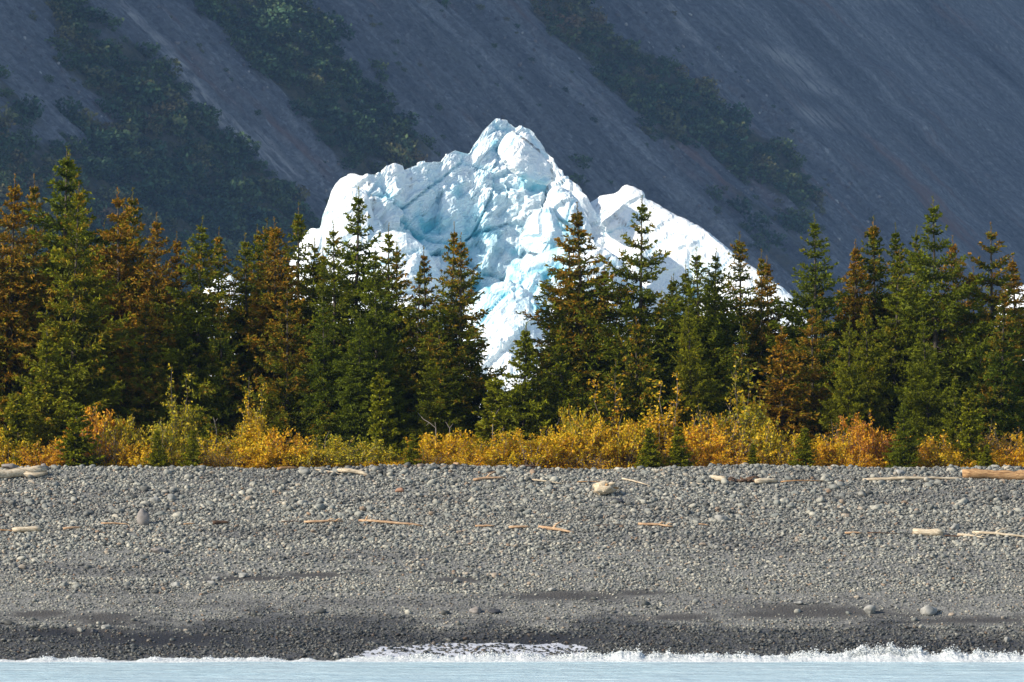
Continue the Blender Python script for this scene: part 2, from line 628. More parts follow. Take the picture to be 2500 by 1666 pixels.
def scatter_gn(name, pts, scl, rot, sources, parent=None, mat=None):
    """one object: sources instanced on points (geometry nodes)"""
    me = bpy.data.meshes.new(name)
    pts = np.asarray(pts, np.float32)
    me.vertices.add(len(pts)); me.vertices.foreach_set('co', pts.ravel())
    for an, arr in (('scl', scl), ('rot', rot)):
        a = me.attributes.new(an, 'FLOAT_VECTOR', 'POINT')
        a.data.foreach_set('vector', np.asarray(arr, np.float32).ravel())
    a = me.attributes.new('pick', 'INT', 'POINT')
    rs = np.random.RandomState(len(pts))
    a.data.foreach_set('value', rs.randint(0, len(sources), len(pts)).astype(np.int32))
    o = obj(name, me, parent)
    g = bpy.data.node_groups.new(name, 'GeometryNodeTree')
    g.interface.new_socket('Geometry', in_out='INPUT', socket_type='NodeSocketGeometry')
    g.interface.new_socket('Geometry', in_out='OUTPUT', socket_type='NodeSocketGeometry')
    gi = g.nodes.new('NodeGroupInput'); go = g.nodes.new('NodeGroupOutput')
    ip = g.nodes.new('GeometryNodeInstanceOnPoints')
    ip.inputs['Pick Instance'].default_value = True
    jn = g.nodes.new('GeometryNodeJoinGeometry')
    for s in reversed(sources):
        oi = g.nodes.new('GeometryNodeObjectInfo'); oi.inputs['Object'].default_value = s
        oi.inputs['As Instance'].default_value = True
        g.links.new(oi.outputs['Geometry'], jn.inputs[0])

    def na(nm, ty):
        n = g.nodes.new('GeometryNodeInputNamedAttribute'); n.data_type = ty
        n.inputs['Name'].default_value = nm
        return n.outputs[0]
    e2r = g.nodes.new('FunctionNodeEulerToRotation')
    g.links.new(na('rot', 'FLOAT_VECTOR'), e2r.inputs[0])
    g.links.new(gi.outputs[0], ip.inputs['Points'])
    g.links.new(jn.outputs[0], ip.inputs['Instance'])
    g.links.new(na('pick', 'INT'), ip.inputs['Instance Index'])
    g.links.new(e2r.outputs[0], ip.inputs['Rotation'])
    g.links.new(na('scl', 'FLOAT_VECTOR'), ip.inputs['Scale'])
    g.links.new(ip.outputs[0], go.inputs[0])
    md = o.modifiers.new('scatter', 'NODES'); md.node_group = g
    return o


rs = np.random.RandomState(11)
XW = 25.0
# size grading: coarse cobbles near the crest, shingle in the middle, gravel by the water
layers = []


def strew(n, y_a, y_b, d_lo, d_hi, powr=2.0, ywt=0.0, sandkeep=0.0):
    x = rs.uniform(-XW, XW, n); y = y_a + (y_b - y_a) * (rs.uniform(0, 1, n) ** (1 - ywt if ywt else 1))
    d = d_lo + (d_hi - d_lo) * rs.uniform(0, 1, n) ** powr
    sm = sand_mask(x, y)
    keep = rs.uniform(0, 1, n) > sm * (1 - sandkeep)
    patch = perlin(np.stack([x * .35, y * .8, x * 0 + 2], 1))
    d = d * (1 + .35 * patch)
    layers.append((x[keep], y[keep], d[keep]))


strew(17000, 293.2, 301.4, .08, .19, 1.8)
strew(1500, 293.6, 301.2, .18, .34, 2.2)
strew(9000, 289.5, 295.0, .08, .23, 2.2)
strew(34000, 292.0, 301.2, .055, .12)
strew(30000, 284.5, 293.5, .06, .17, 2.2, 0, .03)
strew(26000, 277.5, 286.5, .05, .12, 2.0, 0, .05)
strew(9000, 276.2, 280.5, .06, .20, 2.4, 0, .15)
strew(420, 278.5, 290.5, .15, .30, 2.5, 0, .5)
SX = np.concatenate([l[0] for l in layers]); SY = np.concatenate([l[1] for l in layers]); SD = np.concatenate([l[2] for l in layers])
SZ = beach_z(SX, SY)
# the 300 largest showing are cobbles of their own
order = np.argsort(-SD * ((SY < YC + .4) & (np.abs(SX) < 19.6)))
big, rest = order[:300], order[300:]
n = len(rest)
sc_ = np.stack([SD[rest] * .5 * rs.uniform(.85, 1.25, n), SD[rest] * .5, SD[rest] * .5 * rs.uniform(.85, 1.2, n)], 1)
rot_ = np.stack([rs.normal(.25, .35, n), rs.normal(0, .3, n), rs.uniform(0, 6.28, n)], 1)
sh = scatter_gn('shingle', np.stack([SX[rest], SY[rest], SZ[rest] + SD[rest] * .14], 1), sc_, rot_, STONE_SRC, beach)
tag(sh, kind='stuff')
COB = [stone_mesh('cobble', 80 + k, ICO2) for k in range(8)]
for q, k in enumerate(big):
    o = obj('cobble', COB[q % 8], beach, (SX[k], SY[k], SZ[k] + SD[k] * .16))
    s = SD[k] * .56
    o.scale = (s * rs.uniform(.9, 1.25), s, s * rs.uniform(.9, 1.15))
    o.rotation_euler = (rs.normal(.2, .3), rs.normal(0, .25), rs.uniform(0, 6.28))

# named boulders and stones: (px0, px1, py0, py1, material tone, label)
BOULD = [
    (331, 367, 1244, 1283, 'mid', 'upright brown grey boulder standing alone at left beside the driftwood line', 1.2),
    (2106, 2140, 1475, 1498, 'pale', 'pale grey boulder at the right end of the dark sand patch', 1.0),
    (2245, 2292, 1473, 1500, 'pale', 'jagged pale boulder at far right just above the wet gravel', 1.0),
    (365, 411, 1337, 1351, 'mid', 'long flat grey stone below the upright boulder at left', .8),
    (581, 606, 1396, 1408, 'pale', 'pale tilted slab of stone, uppermost of the four pale stones left', .8),
    (514, 538, 1406, 1417, 'pale', 'rounded pale stone just above another in the pair at left', .9),
    (504, 527, 1419, 1431, 'pale', 'greenish pale stone, lower one of the touching pair at left', .8),
    (415, 442, 1422, 1434, 'pale', 'flat pale stone, leftmost of the four pale stones left of centre', .8),
    (245, 273, 1527, 1538, 'pale', 'whitish flat stone lying above the wet band at lower left', .7),
    (217, 241, 1535, 1549, 'dark', 'dark wet rock beside the whitish flat stone at lower left', 1.0),
    (1143, 1177, 1482, 1498, 'mid', 'low grey boulder at lower centre below the black sand streak', .9),
    (1190, 1224, 1489, 1500, 'dark', 'dark flat rock right of the low grey boulder at lower centre', .8),
    (1336, 1360, 1435, 1444, 'pale', 'pale flat stone on the upper edge of the black sand streak', .8),
    (2450, 2467, 1553, 1568, 'pale', 'round whitish stone on the wet gravel at the far right', 1.1),
    (1937, 1961, 1471, 1480, 'pale', 'small pale slab at the upper edge of the right sand patch', .8),
    (812, 830, 1592, 1608, 'pale', 'pale rounded stone at the water edge left of the foam sheet', 1.1),
    (963, 988, 1189, 1202, 'red', 'reddish brown cobble among grey cobbles left of centre', .9),
    (0, 47, 1134, 1150, 'mid', 'broad flat boulder on the crest at the left edge', .8),
    (98, 122, 1134, 1151, 'mid', 'rounded boulder on the crest beside the large split log', 1.1),
    (1174, 1196, 1292, 1303, 'pale', 'pale oval stone below the driftwood line at centre', .9),
    (364, 391, 1214, 1231, 'pale', 'pale cobble upslope of the upright boulder, left of its pair', .9),
    (407, 431, 1209, 1225, 'pale', 'pale cobble upslope of the upright boulder, right of its pair', .9),
    (1484, 1524, 1221, 1233, 'dark', 'dark flat slate slab lying just below the root stump', .6),
    (1742, 1780, 1258, 1276, 'pale', 'large pale greenish cobble in the right half above the driftwood line', .9),
    (2186, 2212, 1146, 1160, 'pale', 'pale boulder on the crest above the long thin pole', 1.0),
    (2318, 2344, 1280, 1297, 'pale', 'pale cobble above the short cut log at right', .9),
]
M_ST = {'mid': mat_plain('boulder_grey', (.17, .15, .138), (.29, .265, .245), 5), 'pale': mat_plain('boulder_pale', (.20, .20, .188), (.38, .37, .34), 5),
        'dark': mat_plain('boulder_dark', (.03, .031, .035), (.075, .075, .08), 6, .5), 'red': mat_plain('boulder_red', (.30, .16, .10), (.44, .26, .17), 5)}
for k, (a, b, c, d, tone, lab, hs) in enumerate(BOULD):
    x, y = beach_hit((a + b) / 2, d - 1)
    y = min(y, YC + .1)
    w = (b - a) / F * y
    h = (d - c) / F * y
    w *= .9; h *= .9 if k else 1
    me = stone_mesh('boulder', 200 + k, ICO3, .18 if k == 0 else .40, M_ST[tone], .35 if k == 0 else .62)
    V = np.empty(len(me.vertices) * 3); me.vertices.foreach_get('co', V); V = V.reshape(-1, 3)
    ext = V.max(0) - V.min(0)
    zz = (V - (V.max(0) + V.min(0)) / 2) / ext
    V = zz * np.array([w, w * .8, h * 1.25]) + np.array([0, 0, h * .38])
    me.vertices.foreach_set('co', V.ravel().astype(np.float32)); me.update()
    o = obj('boulder', me, None, (x, y + w * .2, bz1(x, y + w * .2)))
    tag(o, lab, 'rock')


# ------------------------------------------------------------------ tubes for wood
def tube(path, radii, sides=8, seed=0, lump=.12, cap=True, flat=1.0):
    path = np.asarray(path, float); n = len(path)
    radii = np.asarray(radii, float)
    tan = np.gradient(path, axis=0); tan /= np.linalg.norm(tan, axis=1)[:, None] + 1e-9
    up = np.array([0, 0, 1.0]) if abs(tan[0, 2]) < .9 else np.array([0, 1.0, 0])
    rs_ = np.random.RandomState(seed)
    V = []
    for i in range(n):
        s = np.cross(tan[i], up); s /= np.linalg.norm(s) + 1e-9
        u = np.cross(s, tan[i])
        for k in range(sides):
            a = 2 * math.pi * k / sides
            r = radii[i] * (1 + lump * rs_.normal())
            V.append(path[i] + s * math.cos(a) * r + u * math.sin(a) * r * flat)
    Fq = []
    for i in range(n - 1):
        for k in range(sides):
            k2 = (k + 1) % sides
            Fq.append((i * sides + k, i * sides + k2, (i + 1) * sides + k2, (i + 1) * sides + k))
    tris = []
    if cap:
        V.append(path[0]); V.append(path[-1]); a = len(V) - 2
        for k in range(sides):
            k2 = (k + 1) % sides
            tris.append((a, k2, k)); tris.append((a + 1, (n - 1) * sides + k, (n - 1) * sides + k2))
    return np.array(V), np.array(Fq), np.array(tris).reshape(-1, 3)


def join(parts):
    V, Q, T, off = [], [], [], 0
    for (v, q, t) in parts:
        V.append(v)
        if len(q): Q.append(q + off)
        if len(t): T.append(t + off)
        off += len(v)
    return np.concatenate(V), [np.concatenate(Q) if Q else np.zeros((0, 4), int), np.concatenate(T) if T else np.zeros((0, 3), int)]


# (px0,py0,px1,py1, thickness px, material, taper, bend, label, category, extra)
DRIFT = [
    (-70, 1182, 112, 1160, 30, M_PALE, .62, .02, 'thick bleached driftwood log with split end at the left edge', 'driftwood', 'split'),
    (30, 1300, 99, 1298, 14, M_PALE, .95, .0, 'short thick pale log with square ends at far left', 'driftwood', ''),
    (-20, 1298, 33, 1299, 4, M_TAN, .8, .03, 'thin tan stick ending at the short pale log, far left', 'driftwood', ''),
    (154, 1296, 199, 1293, 7, M_ORANGE, .5, .04, 'short reddish brown stick between short log and upright boulder', 'driftwood', ''),
    (247, 1281, 316, 1285, 5, M_ORANGE, .5, .05, 'thin orange stick touching the foot of the upright boulder', 'driftwood', ''),
    (520, 1281, 558, 1280, 10, M_DARKW, .5, .05, 'dark brown twisted piece of driftwood left of centre', 'driftwood', ''),
    (448, 1282, 476, 1281, 4, M_ORANGE, .6, .03, 'tiny orange splinter of wood right of the upright boulder', 'driftwood', ''),
    (680, 1276, 740, 1279, 3, M_DARKW, .6, .03, 'thin dark twig at the left end of the long driftwood line', 'driftwood', ''),
    (742, 1282, 838, 1280, 7, M_ORANGE, .5, .03, 'pale orange stick left of the long reddish pole', 'driftwood', 'twig'),
    (876, 1276, 1033, 1288, 7, M_ORANGE, .7, .02, 'long straight reddish pole left of centre on the driftwood line', 'driftwood', 'knob'),
    (825, 1154, 900, 1165, 11, M_PALE, .8, .10, 'bent pale log just below the crest left of centre', 'driftwood', ''),
    (772, 1148, 830, 1160, 4, M_PALE, .5, .06, 'thin curved pale branch leading to the bent pale log', 'driftwood', ''),
    (678, 1148, 725, 1142, 8, M_TAN, .7, .03, 'small tan log lying on the crest left of the bent log', 'driftwood', ''),
    (1156, 1178, 1235, 1172, 8, M_ORANGE, .5, .05, 'forked orange branch below the crest at centre', 'driftwood', 'fork'),
    (1108, 1141, 1120, 1143, 8, M_ORANGE, .9, .0, 'small orange stub of wood on the crest at centre', 'driftwood', ''),
    (1268, 1141, 1322, 1142, 6, M_DARKW, .6, .06, 'grey brown branch lying along the crest at centre', 'driftwood', ''),
    (1299, 1175, 1374, 1182, 5, M_PALE, .5, .02, 'thin pale pole between the forked branch and the stump', 'driftwood', ''),
    (1410, 1178, 1465, 1179, 3, M_TAN, .5, .03, 'very thin tan stick just left above the root stump', 'driftwood', ''),
    (1519, 1173, 1583, 1188, 5, M_PALE, .5, .02, 'thin pale pole sloping down, right above the root stump', 'driftwood', ''),
    (1685, 1184, 1712, 1187, 4, M_PALE, .6, .02, 'short pale splinter left of the white log chunk', 'driftwood', ''),
    (1160, 1288, 1208, 1289, 6, M_ORANGE, .6, .02, 'short orange stick, leftmost of the three sticks at centre', 'driftwood', ''),
    (1242, 1294, 1293, 1293, 8, M_ORANGE, .7, .02, 'thick orange stick, middle of the three sticks at centre', 'driftwood', ''),
    (1315, 1295, 1402, 1307, 10, M_ORANGE, .5, .02, 'split pale orange plank, rightmost of three sticks at centre', 'driftwood', 'fork'),
    (1450, 1290, 1530, 1288, 3, M_DARKW, .5, .03, 'thin dark twig right of the split orange plank', 'driftwood', ''),
    (1558, 1285, 1643, 1291, 8, M_ORANGE, .5, .03, 'orange branch with twig ends right of centre on driftwood line', 'driftwood', 'twig'),
    (1738, 1178, 1773, 1182, 14, M_PALE, .8, .02, 'whitish log chunk left of the tangled dark roots', 'driftwood', ''),
    (1844, 1184, 1898, 1178, 14, M_PALE, .7, .02, 'whitish tapered log right of the tangled dark roots', 'driftwood', ''),
    (1905, 1179, 2010, 1176, 4, M_TAN, .5, .04, 'thin tan stick trailing right of the whitish tapered log', 'driftwood', ''),
    (2106, 1176, 2352, 1174, 8, M_PALE, .85, .02, 'long thin pale pole leading to the thick brown log', 'driftwood', ''),
    (2350, 1167, 2540, 1171, 24, M_TAN, .95, .01, 'thick round brown log at the right edge below the crest', 'driftwood', ''),
    (2229, 1308, 2303, 1312, 18, M_PALE, 1.05, .0, 'short thick whitish log with cut end at far right', 'driftwood', ''),
    (2306, 1314, 2340, 1316, 5, M_DARKW, .5, .05, 'dark twig between the cut whitish log and pale sticks', 'driftwood', ''),
    (2338, 1311, 2407, 1320, 7, M_PALE, .5, .03, 'pale stick crossing under the longer one, far right', 'driftwood', 'twig'),
    (2374, 1307, 2520, 1317, 8, M_PALE, .7, .02, 'longer pale branch running to the right edge', 'driftwood', 'fork'),
    (2063, 1307, 2106, 1309, 6, M_ORANGE, .5, .03, 'short reddish stick left of the cut whitish log', 'driftwood', ''),
    (2118, 1308, 2196, 1310, 4, M_DARKW, .5, .03, 'thin dark brown twig just left of the cut whitish log', 'driftwood', ''),
    (1706, 1284, 1730, 1286, 4, M_ORANGE, .5, .03, 'tiny reddish stick at the right end of the driftwood line', 'driftwood', ''),
    (1210, 1157, 1180, 1165, 4, M_ORANGE, .4, .04, 'short orange twig just above the forked orange branch', 'driftwood', ''),
]
for k, (a, b, c, d, th, mt, tap, bend, lab, cat, extra) in enumerate(DRIFT):
    x0, y0 = beach_hit(a, b); x1, y1 = beach_hit(c, d)
    y0 = min(y0, YC + .15); y1 = min(y1, YC + .15)
    ym = (y0 + y1) / 2
    # lie mostly along the beach, a little skewed in depth
    sk = (y1 - y0)
    r = th / F * ym / 2
    L = abs(x1 - x0)
    nseg = max(6, int(L / .22))
    t = np.linspace(0, 1, nseg)
    rs_ = np.random.RandomState(900 + k)
    px_ = x0 + (x1 - x0) * t
    py_ = y0 + sk * t
    pz_ = beach_z(px_, py_)
    base = np.linspace(pz_[0], pz_[-1], nseg)
    pz_ = np.maximum(base, .5 * base + .5 * pz_) + r * .55 + .05
    pz_ = pz_ + bend * L * np.sin(t * math.pi) * .5 + rs_.normal(0, r * .10, nseg)
    py_ = py_ + bend * L * np.sin(t * 5 + k)
    rad = r * (1 + (tap - 1) * t) * (1 + .07 * rs_.normal(size=nseg))
    rad[0] *= .86; rad[-1] *= .84
    path = np.stack([px_, py_, pz_], 1)
    loc = path[nseg // 2].copy(); loc[2] -= r
    mainv, mq, mtz = tube(path - loc, rad, 10 if th > 9 else 7, k, .07)
    root = empty('driftwood_log' if th >= 9 else 'driftwood_stick', loc)
    tag(root, lab, cat, 'driftwood on the beach')
    obj('stem', mesh_np('stem', mainv, [mq, mtz], mt), root)
    extra_paths = []
    if extra == 'fork':
        i = int(nseg * .35); p = path[i] - loc; dd = np.sign(x1 - x0)
        extra_paths.append(([p, p + [dd * L * .10, .05, r * 2.2], p + [dd * L * .30, .12, r * 4.0]], [r * .7, r * .5, r * .2]))
    if extra == 'twig':
        for f_ in (.55, .75):
            i = int(nseg * f_); p = path[i] - loc; dd = np.sign(x1 - x0)
            extra_paths.append(([p, p + [dd * L * .08, -.08, r * 1.5], p + [dd * L * .2, -.14, r * 1.2]], [r * .5, r * .35, r * .15]))
    if extra == 'knob':
        p = path[1] - loc
        extra_paths.append(([p, p + [.03, 0, r * 2.2], p + [.08, -.02, r * 3.6]], [r * .9, r * .8, r * .4]))
    if extra == 'split':
        p = path[-4] - loc
        extra_paths.append(([p + [-.3, -.05, 0], p + [.25, -.1, -r * .55], p + [.85, -.2, -r * .15]], [r * .6, r * .5, r * .22]))
        extra_paths.append(([p + [-.2, .05, r * .2], p + [.35, .1, r * .6], p + [.62, .12, r * .9]], [r * .5, r * .4, r * .2]))
    for ep, er in extra_paths:
        v, q, tt = tube(ep, er, 6, k, .05)
        obj('branch', mesh_np('branch', v, [q, tt], mt), root)

# root stump
x, y = beach_hit(1476, 1217)
st = empty('root_stump', (x, y + .3, bz1(x, y + .3)))
tag(st, 'knobbly pale root stump standing on the cobbles right of centre', 'stump')
rs_ = np.random.RandomState(5)
V, Fc = ICO3
Vs = V.copy()
Vs *= (1 + .45 * perlin(V * 1.9 + 4) + .2 * perlin(V * 4.5))[:, None]
Vs = Vs * np.array([.40, .33, .25]) + np.array([-.02, 0, .26])
obj('bole', mesh_np('bole', Vs, Fc, M_PALE), st)
for k in range(11):
    a = k / 11 * 6.28 + rs_.uniform(-.2, .2)
    ln = rs_.uniform(.30, .50)
    p0 = np.array([0, 0, .27]); p1 = p0 + np.array([math.cos(a) * ln * .7, math.sin(a) * ln * .45, rs_.uniform(-.10, .18)])
    p2 = p1 + np.array([math.cos(a) * ln * .45, math.sin(a) * ln * .3, rs_.uniform(-.24, .06)])
    v, q, tt = tube([p0, p1, p2], [.13, .085, .03], 7, k, .16)
    obj('root', mesh_np('root', v, [q, tt], M_PALE if k % 3 else M_TAN), st)
# tangled dark roots between the whitish logs
x0, y0 = beach_hit(1772, 1183); x1, _ = beach_hit(1842, 1183)
tg = empty('tangled_roots', ((x0 + x1) / 2, y0 + .1, bz1((x0 + x1) / 2, y0 + .1)))
tag(tg, 'tangled dark brown roots lying between two whitish logs', 'driftwood')
for k in range(10):
    s = rs_.uniform(-.5, .3); e = s + rs_.uniform(.25, .6)
    ps = [[s, rs_.uniform(-.1, .1), rs_.uniform(.03, .2)], [(s + e) / 2, rs_.uniform(-.1, .1), rs_.uniform(.05, .32)], [e, rs_.uniform(-.1, .1), rs_.uniform(.03, .2)]]
    v, q, tt = tube(ps, [.04, .035, .015], 6, k, .1)
    obj('root', mesh_np('root', v, [q, tt], M_DARKW), tg)

# ------------------------------------------------------------------ surf
# foam sheet left by the last wave on the gravel
def foam_profile(px):
    """(top of the foam in px above the waterline, thickness of the broken wave) along the shore"""
    k = np.interp(px, [-100, 0, 180, 420, 520, 700, 780, 860, 1000, 1250, 1480, 1620, 1700, 1900, 2040, 2200, 2320, 2420, 2600],
                  [6, 7, 16, 9, 14, 8, 11, 10, 18, 20, 24, 26, 20, 20, 33, 36, 30, 26, 24])
    return k


pxs = np.linspace(-60, 2560, 1311)
xw = (pxs - CX) / F * 277.0
crest = foam_profile(pxs) / F * 277.0 * .95
spik = .55 + .9 * np.clip(fbm(np.stack([xw * 1.1, xw * 0, xw * 0 + 1], 1), 4, .6) + .25, 0, 2) + .10 * fbm(np.stack([xw * 3, xw * 0, xw * 0 + 6], 1), 2)
patchy = np.where(pxs < 860, smoothstep(-.30, .10, fbm(np.stack([xw * .55, xw * 0, xw * 0 + 8], 1), 3)), 1.0)
crest = crest * spik * (.12 + .88 * patchy)
M = 22
tt_ = np.linspace(0, 1, M)
Vf = []
for j, t in enumerate(tt_):
    y = 275.4 + 2.2 * t
    prof_ = np.interp(t, [0, .15, .45, .62, .75, 1], [0, .10, .62, 1.0, .82, 0])
    P_ = np.stack([xw * 1.6, np.full_like(xw, y * 2.6), xw * 0], 1)
    lump = 1 + .55 * fbm(P_ * 1.5, 4, .6)
    z = crest * prof_ * lump + .012 + .03 * fbm(P_ * 4, 3)
    Vf.append(np.stack([xw, y + .35 * perlin(np.stack([xw * .8, np.full_like(xw, j * .05), xw * 0 + 3], 1)), z - (.05 if t in (0, 1) else 0)], 1))
Vf = np.concatenate(Vf)
nx, ny = len(pxs), M
ii = np.arange((ny - 1) * (nx - 1)); r_, c_ = ii // (nx - 1), ii % (nx - 1)
quad = np.stack([r_ * nx + c_, r_ * nx + c_ + 1, (r_ + 1) * nx + c_ + 1, (r_ + 1) * nx + c_], 1)
surf = obj('surf', mesh_np('surf', Vf, quad, M_FOAM))
tag(surf, 'low broken wave of white foam along the water edge', 'surf', None, 'stuff')
# spray thrown up along the breaking wave
spray_v, spray_f = ICO1
rs_ = np.random.RandomState(77)
ns = 8000
ci = rs_.choice(len(xw), ns, p=(crest ** 1.6) / (crest ** 1.6).sum())
sx = xw[ci] + rs_.normal(0, .03, ns)
szz = crest[ci] * (.55 + np.abs(rs_.normal(0, .34, ns)))
sy = 276.7 + rs_.normal(0, .22, ns)
sr = rs_.uniform(.010, .042, ns) * (1 - .3 * rs_.uniform(0, 1, ns))
Vs = (spray_v[None] * sr[:, None, None] * np.array([1, 1, .8]) + np.stack([sx, sy, szz], 1)[:, None, :]).reshape(-1, 3)
Fs = (spray_f[None] + (np.arange(ns) * len(spray_v))[:, None, None]).reshape(-1, 3)
sp = obj('spray', mesh_np('spray', Vs, Fs, M_FOAM), surf)
tag(sp, kind='stuff')
# thin sheet of swash running back down the gravel
SW = [(850, 1612), (900, 1590), (950, 1578), (1010, 1574), (1070, 1570), (1130, 1572), (1190, 1569), (1260, 1572), (1330, 1574), (1400, 1572), (1440, 1582), (1420, 1606), (1300, 1612), (1000, 1614)]
swp = np.array([beach_hit(a, b) for a, b in SW])
xs = np.linspace(swp[:, 0].min(), swp[:, 0].max(), 150); ys = np.linspace(swp[:, 1].min() - .3, swp[:, 1].max(), 60)
gx, gy = np.meshgrid(xs, ys); bx, by = gx.ravel(), gy.ravel()
jx = bx + .25 * perlin(np.stack([bx * 1.1, by * 2.0, bx * 0], 1)); jy = by + .22 * perlin(np.stack([bx * 1.3, by * 2, bx * 0 + 7], 1))
ins = in_poly(jx, jy, swp)
holes = fbm(np.stack([bx * .9, by * 2.4, bx * 0 + 3], 1), 5, .68) > .22
ins &= ~holes
nx, ny = len(xs), len(ys)
ii = np.arange((ny - 1) * (nx - 1)); r_, c_ = ii // (nx - 1), ii % (nx - 1)
quad = np.stack([r_ * nx + c_, r_ * nx + c_ + 1, (r_ + 1) * nx + c_ + 1, (r_ + 1) * nx + c_], 1)
quad = quad[ins[quad].all(1)]
use = np.unique(quad); remap = np.full(len(bx), -1); remap[use] = np.arange(len(use))
zz = beach_z(bx, by) + .020 + .03 * fbm(np.stack([bx * 2, by * 3, bx * 0], 1), 3)
t = NT('swash_foam')
t.base(t.ramp(t.noise(1.6, 5, .65, t.mapping(t.pos(), (1, 2, 2))), [(.3, (.36, .38, .43)), (.65, (.60, .61, .65))])); t.rough(.45)
sw = obj('swash', mesh_np('swash', np.stack([bx, by, zz], 1)[use], remap[quad], t.m))
tag(sw, 'thin sheet of lavender white backwash foam on dark gravel at centre', 'foam', None, 'stuff')


# ------------------------------------------------------------------ mountain
DIP, AZ = math.radians(42.6), math.radians(25.0)
KM = 2.0               # metres per grid unit of the slope
hN = np.array([math.cos(AZ), -math.sin(AZ), 0])             # downhill, to the right and towards the sea
eU = np.array([math.sin(AZ), math.cos(AZ), 0])
eV = -hN * math.cos(DIP) + np.array([0, 0, math.sin(DIP)])
nM = np.cross(eU, eV); nM = nM / np.linalg.norm(nM); nM = nM if nM[2] > 0 else -nM
P0 = np.array([0, 1250.0 * KM, 0])


def mtn_uv(px, py):
    """line of sight -> (u, v) on the mean slope"""
    t = W(px, py, 1.0); d = np.array([t.x, 1.0, t.z - CAMZ]); o_ = np.array([0, 0, CAMZ])
    k = (P0 - o_).dot(nM) / d.dot(nM)
    q = (o_ + d * k - P0) / KM
    return q.dot(eU), q.dot(eV)


def zl(x, y): return x / 1.8824, y / 1.8824
def zr(x, y): return 1250 + x / 1.8824, y / 1.8824


VA = [zl(*p) for p in [(110, -40), (270, -40), (330, 120), (470, 220), (600, 300), (720, 400), (830, 510), (900, 600), (1010, 660), (1120, 760), (1200, 850), (1340, 940), (1420, 1129), (1420, 1500), (-200, 1500), (-200, 600), (0, 600), (150, 640), (250, 650), (350, 620), (400, 560), (420, 470), (290, 370), (230, 260), (180, 140)]]
VA2 = [zl(*p) for p in [(-100, 360), (30, 390), (100, 430), (140, 520), (70, 590), (-100, 560)]]
VA3 = [zl(*p) for p in [(40, 90), (110, 80), (130, 140), (60, 150)]]
VB = [zl(*p) for p in [(740, -40), (1290, -40), (1380, 140), (1500, 200), (1540, 320), (1600, 420), (1720, 460), (1800, 560), (1900, 680), (1960, 760), (1900, 900), (1540, 900), (1480, 800), (1450, 700), (1380, 600), (1250, 460), (1130, 390), (1060, 300), (1020, 190), (930, 110), (850, 40)]]
VB2 = [zl(*p) for p in [(1850, 10), (1980, 30), (2030, 90), (1930, 100), (1850, 60)]]
VC = [zr(*p) for p in [(30, -40), (250, -40), (330, 80), (440, 180), (430, 230), (560, 290), (700, 370), (820, 430), (920, 540), (1010, 620), (1140, 690), (1250, 790), (1310, 870), (1370, 970), (1330, 1010), (1200, 960), (1080, 900), (950, 800), (800, 730), (640, 670), (520, 620), (560, 560), (420, 460), (340, 330), (240, 250), (130, 160)]]
VC2 = [zr(*p) for p in [(950, 880), (1100, 930), (1230, 1010), (1330, 1100), (1400, 1300), (1000, 1300), (930, 980)]]
VD = [zr(*p) for p in [(180, 740), (300, 800), (400, 900), (330, 960), (180, 860)]]
VEG = [([mtn_uv(*p) for p in poly], wgt) for poly, wgt in ((VA, 1), (VA2, .8), (VA3, .6), (VB, 1), (VB2, .6), (VC, 1), (VC2, .55), (VD, .6))]


def veg_field(u, v):
    r = np.zeros(len(u))
    wob = 11 * fbm(np.stack([u * .07, v * .035, u * 0], 1), 5, .68); wob2 = 16 * fbm(np.stack([u * .07, v * .035, u * 0 + 30], 1), 5, .68)
    for poly, wgt in VEG:
        ins = in_poly(u + wob, v + wob2, poly)
        d = seg_dist(u + wob, v + wob2, poly, True)
        r = np.maximum(r, wgt * smoothstep(-6, 6, np.where(ins, d, -d)))
    return r


def relief(u, v):
    wig = 6 * perlin(np.stack([u * .02, v * .02, u * 0 + 77], 1))
    uu = u + wig + .10 * v
    g = fbm(np.stack([uu * .030, v * .0035, u * 0], 1), 3, .55, 2.1, True) * 2.4
    rr = fbm(np.stack([uu * .11, v * .009, u * 0 + 4], 1), 4, .6, 2.1, True)
    g = g + rr * 2.3 * (.4 + .6 * smoothstep(-60, 160, u))
    g = g + fbm(np.stack([uu * .30, v * .03, u * 0 + 14], 1), 3, .6) * .55
    g = g + fbm(np.stack([u * .012, v * .010, u * 0 + 8], 1), 3) * 3.0
    g = g + fbm(np.stack([u * .7, v * .45, u * 0 + 2], 1), 3, .65) * .45
    return g


us = np.concatenate([np.linspace(-600, -190, 18), np.linspace(-180, 330, 560), np.linspace(342, 700, 18)])
vs = np.concatenate([np.linspace(-60, 0, 8), np.linspace(4, 300, 300), np.linspace(312, 420, 12)])
gu, gv = np.meshgrid(us, vs); u, v = gu.ravel(), gv.ravel()
rel = relief(u, v)
PM = P0 + KM * (u[:, None] * eU + v[:, None] * eV + rel[:, None] * nM)
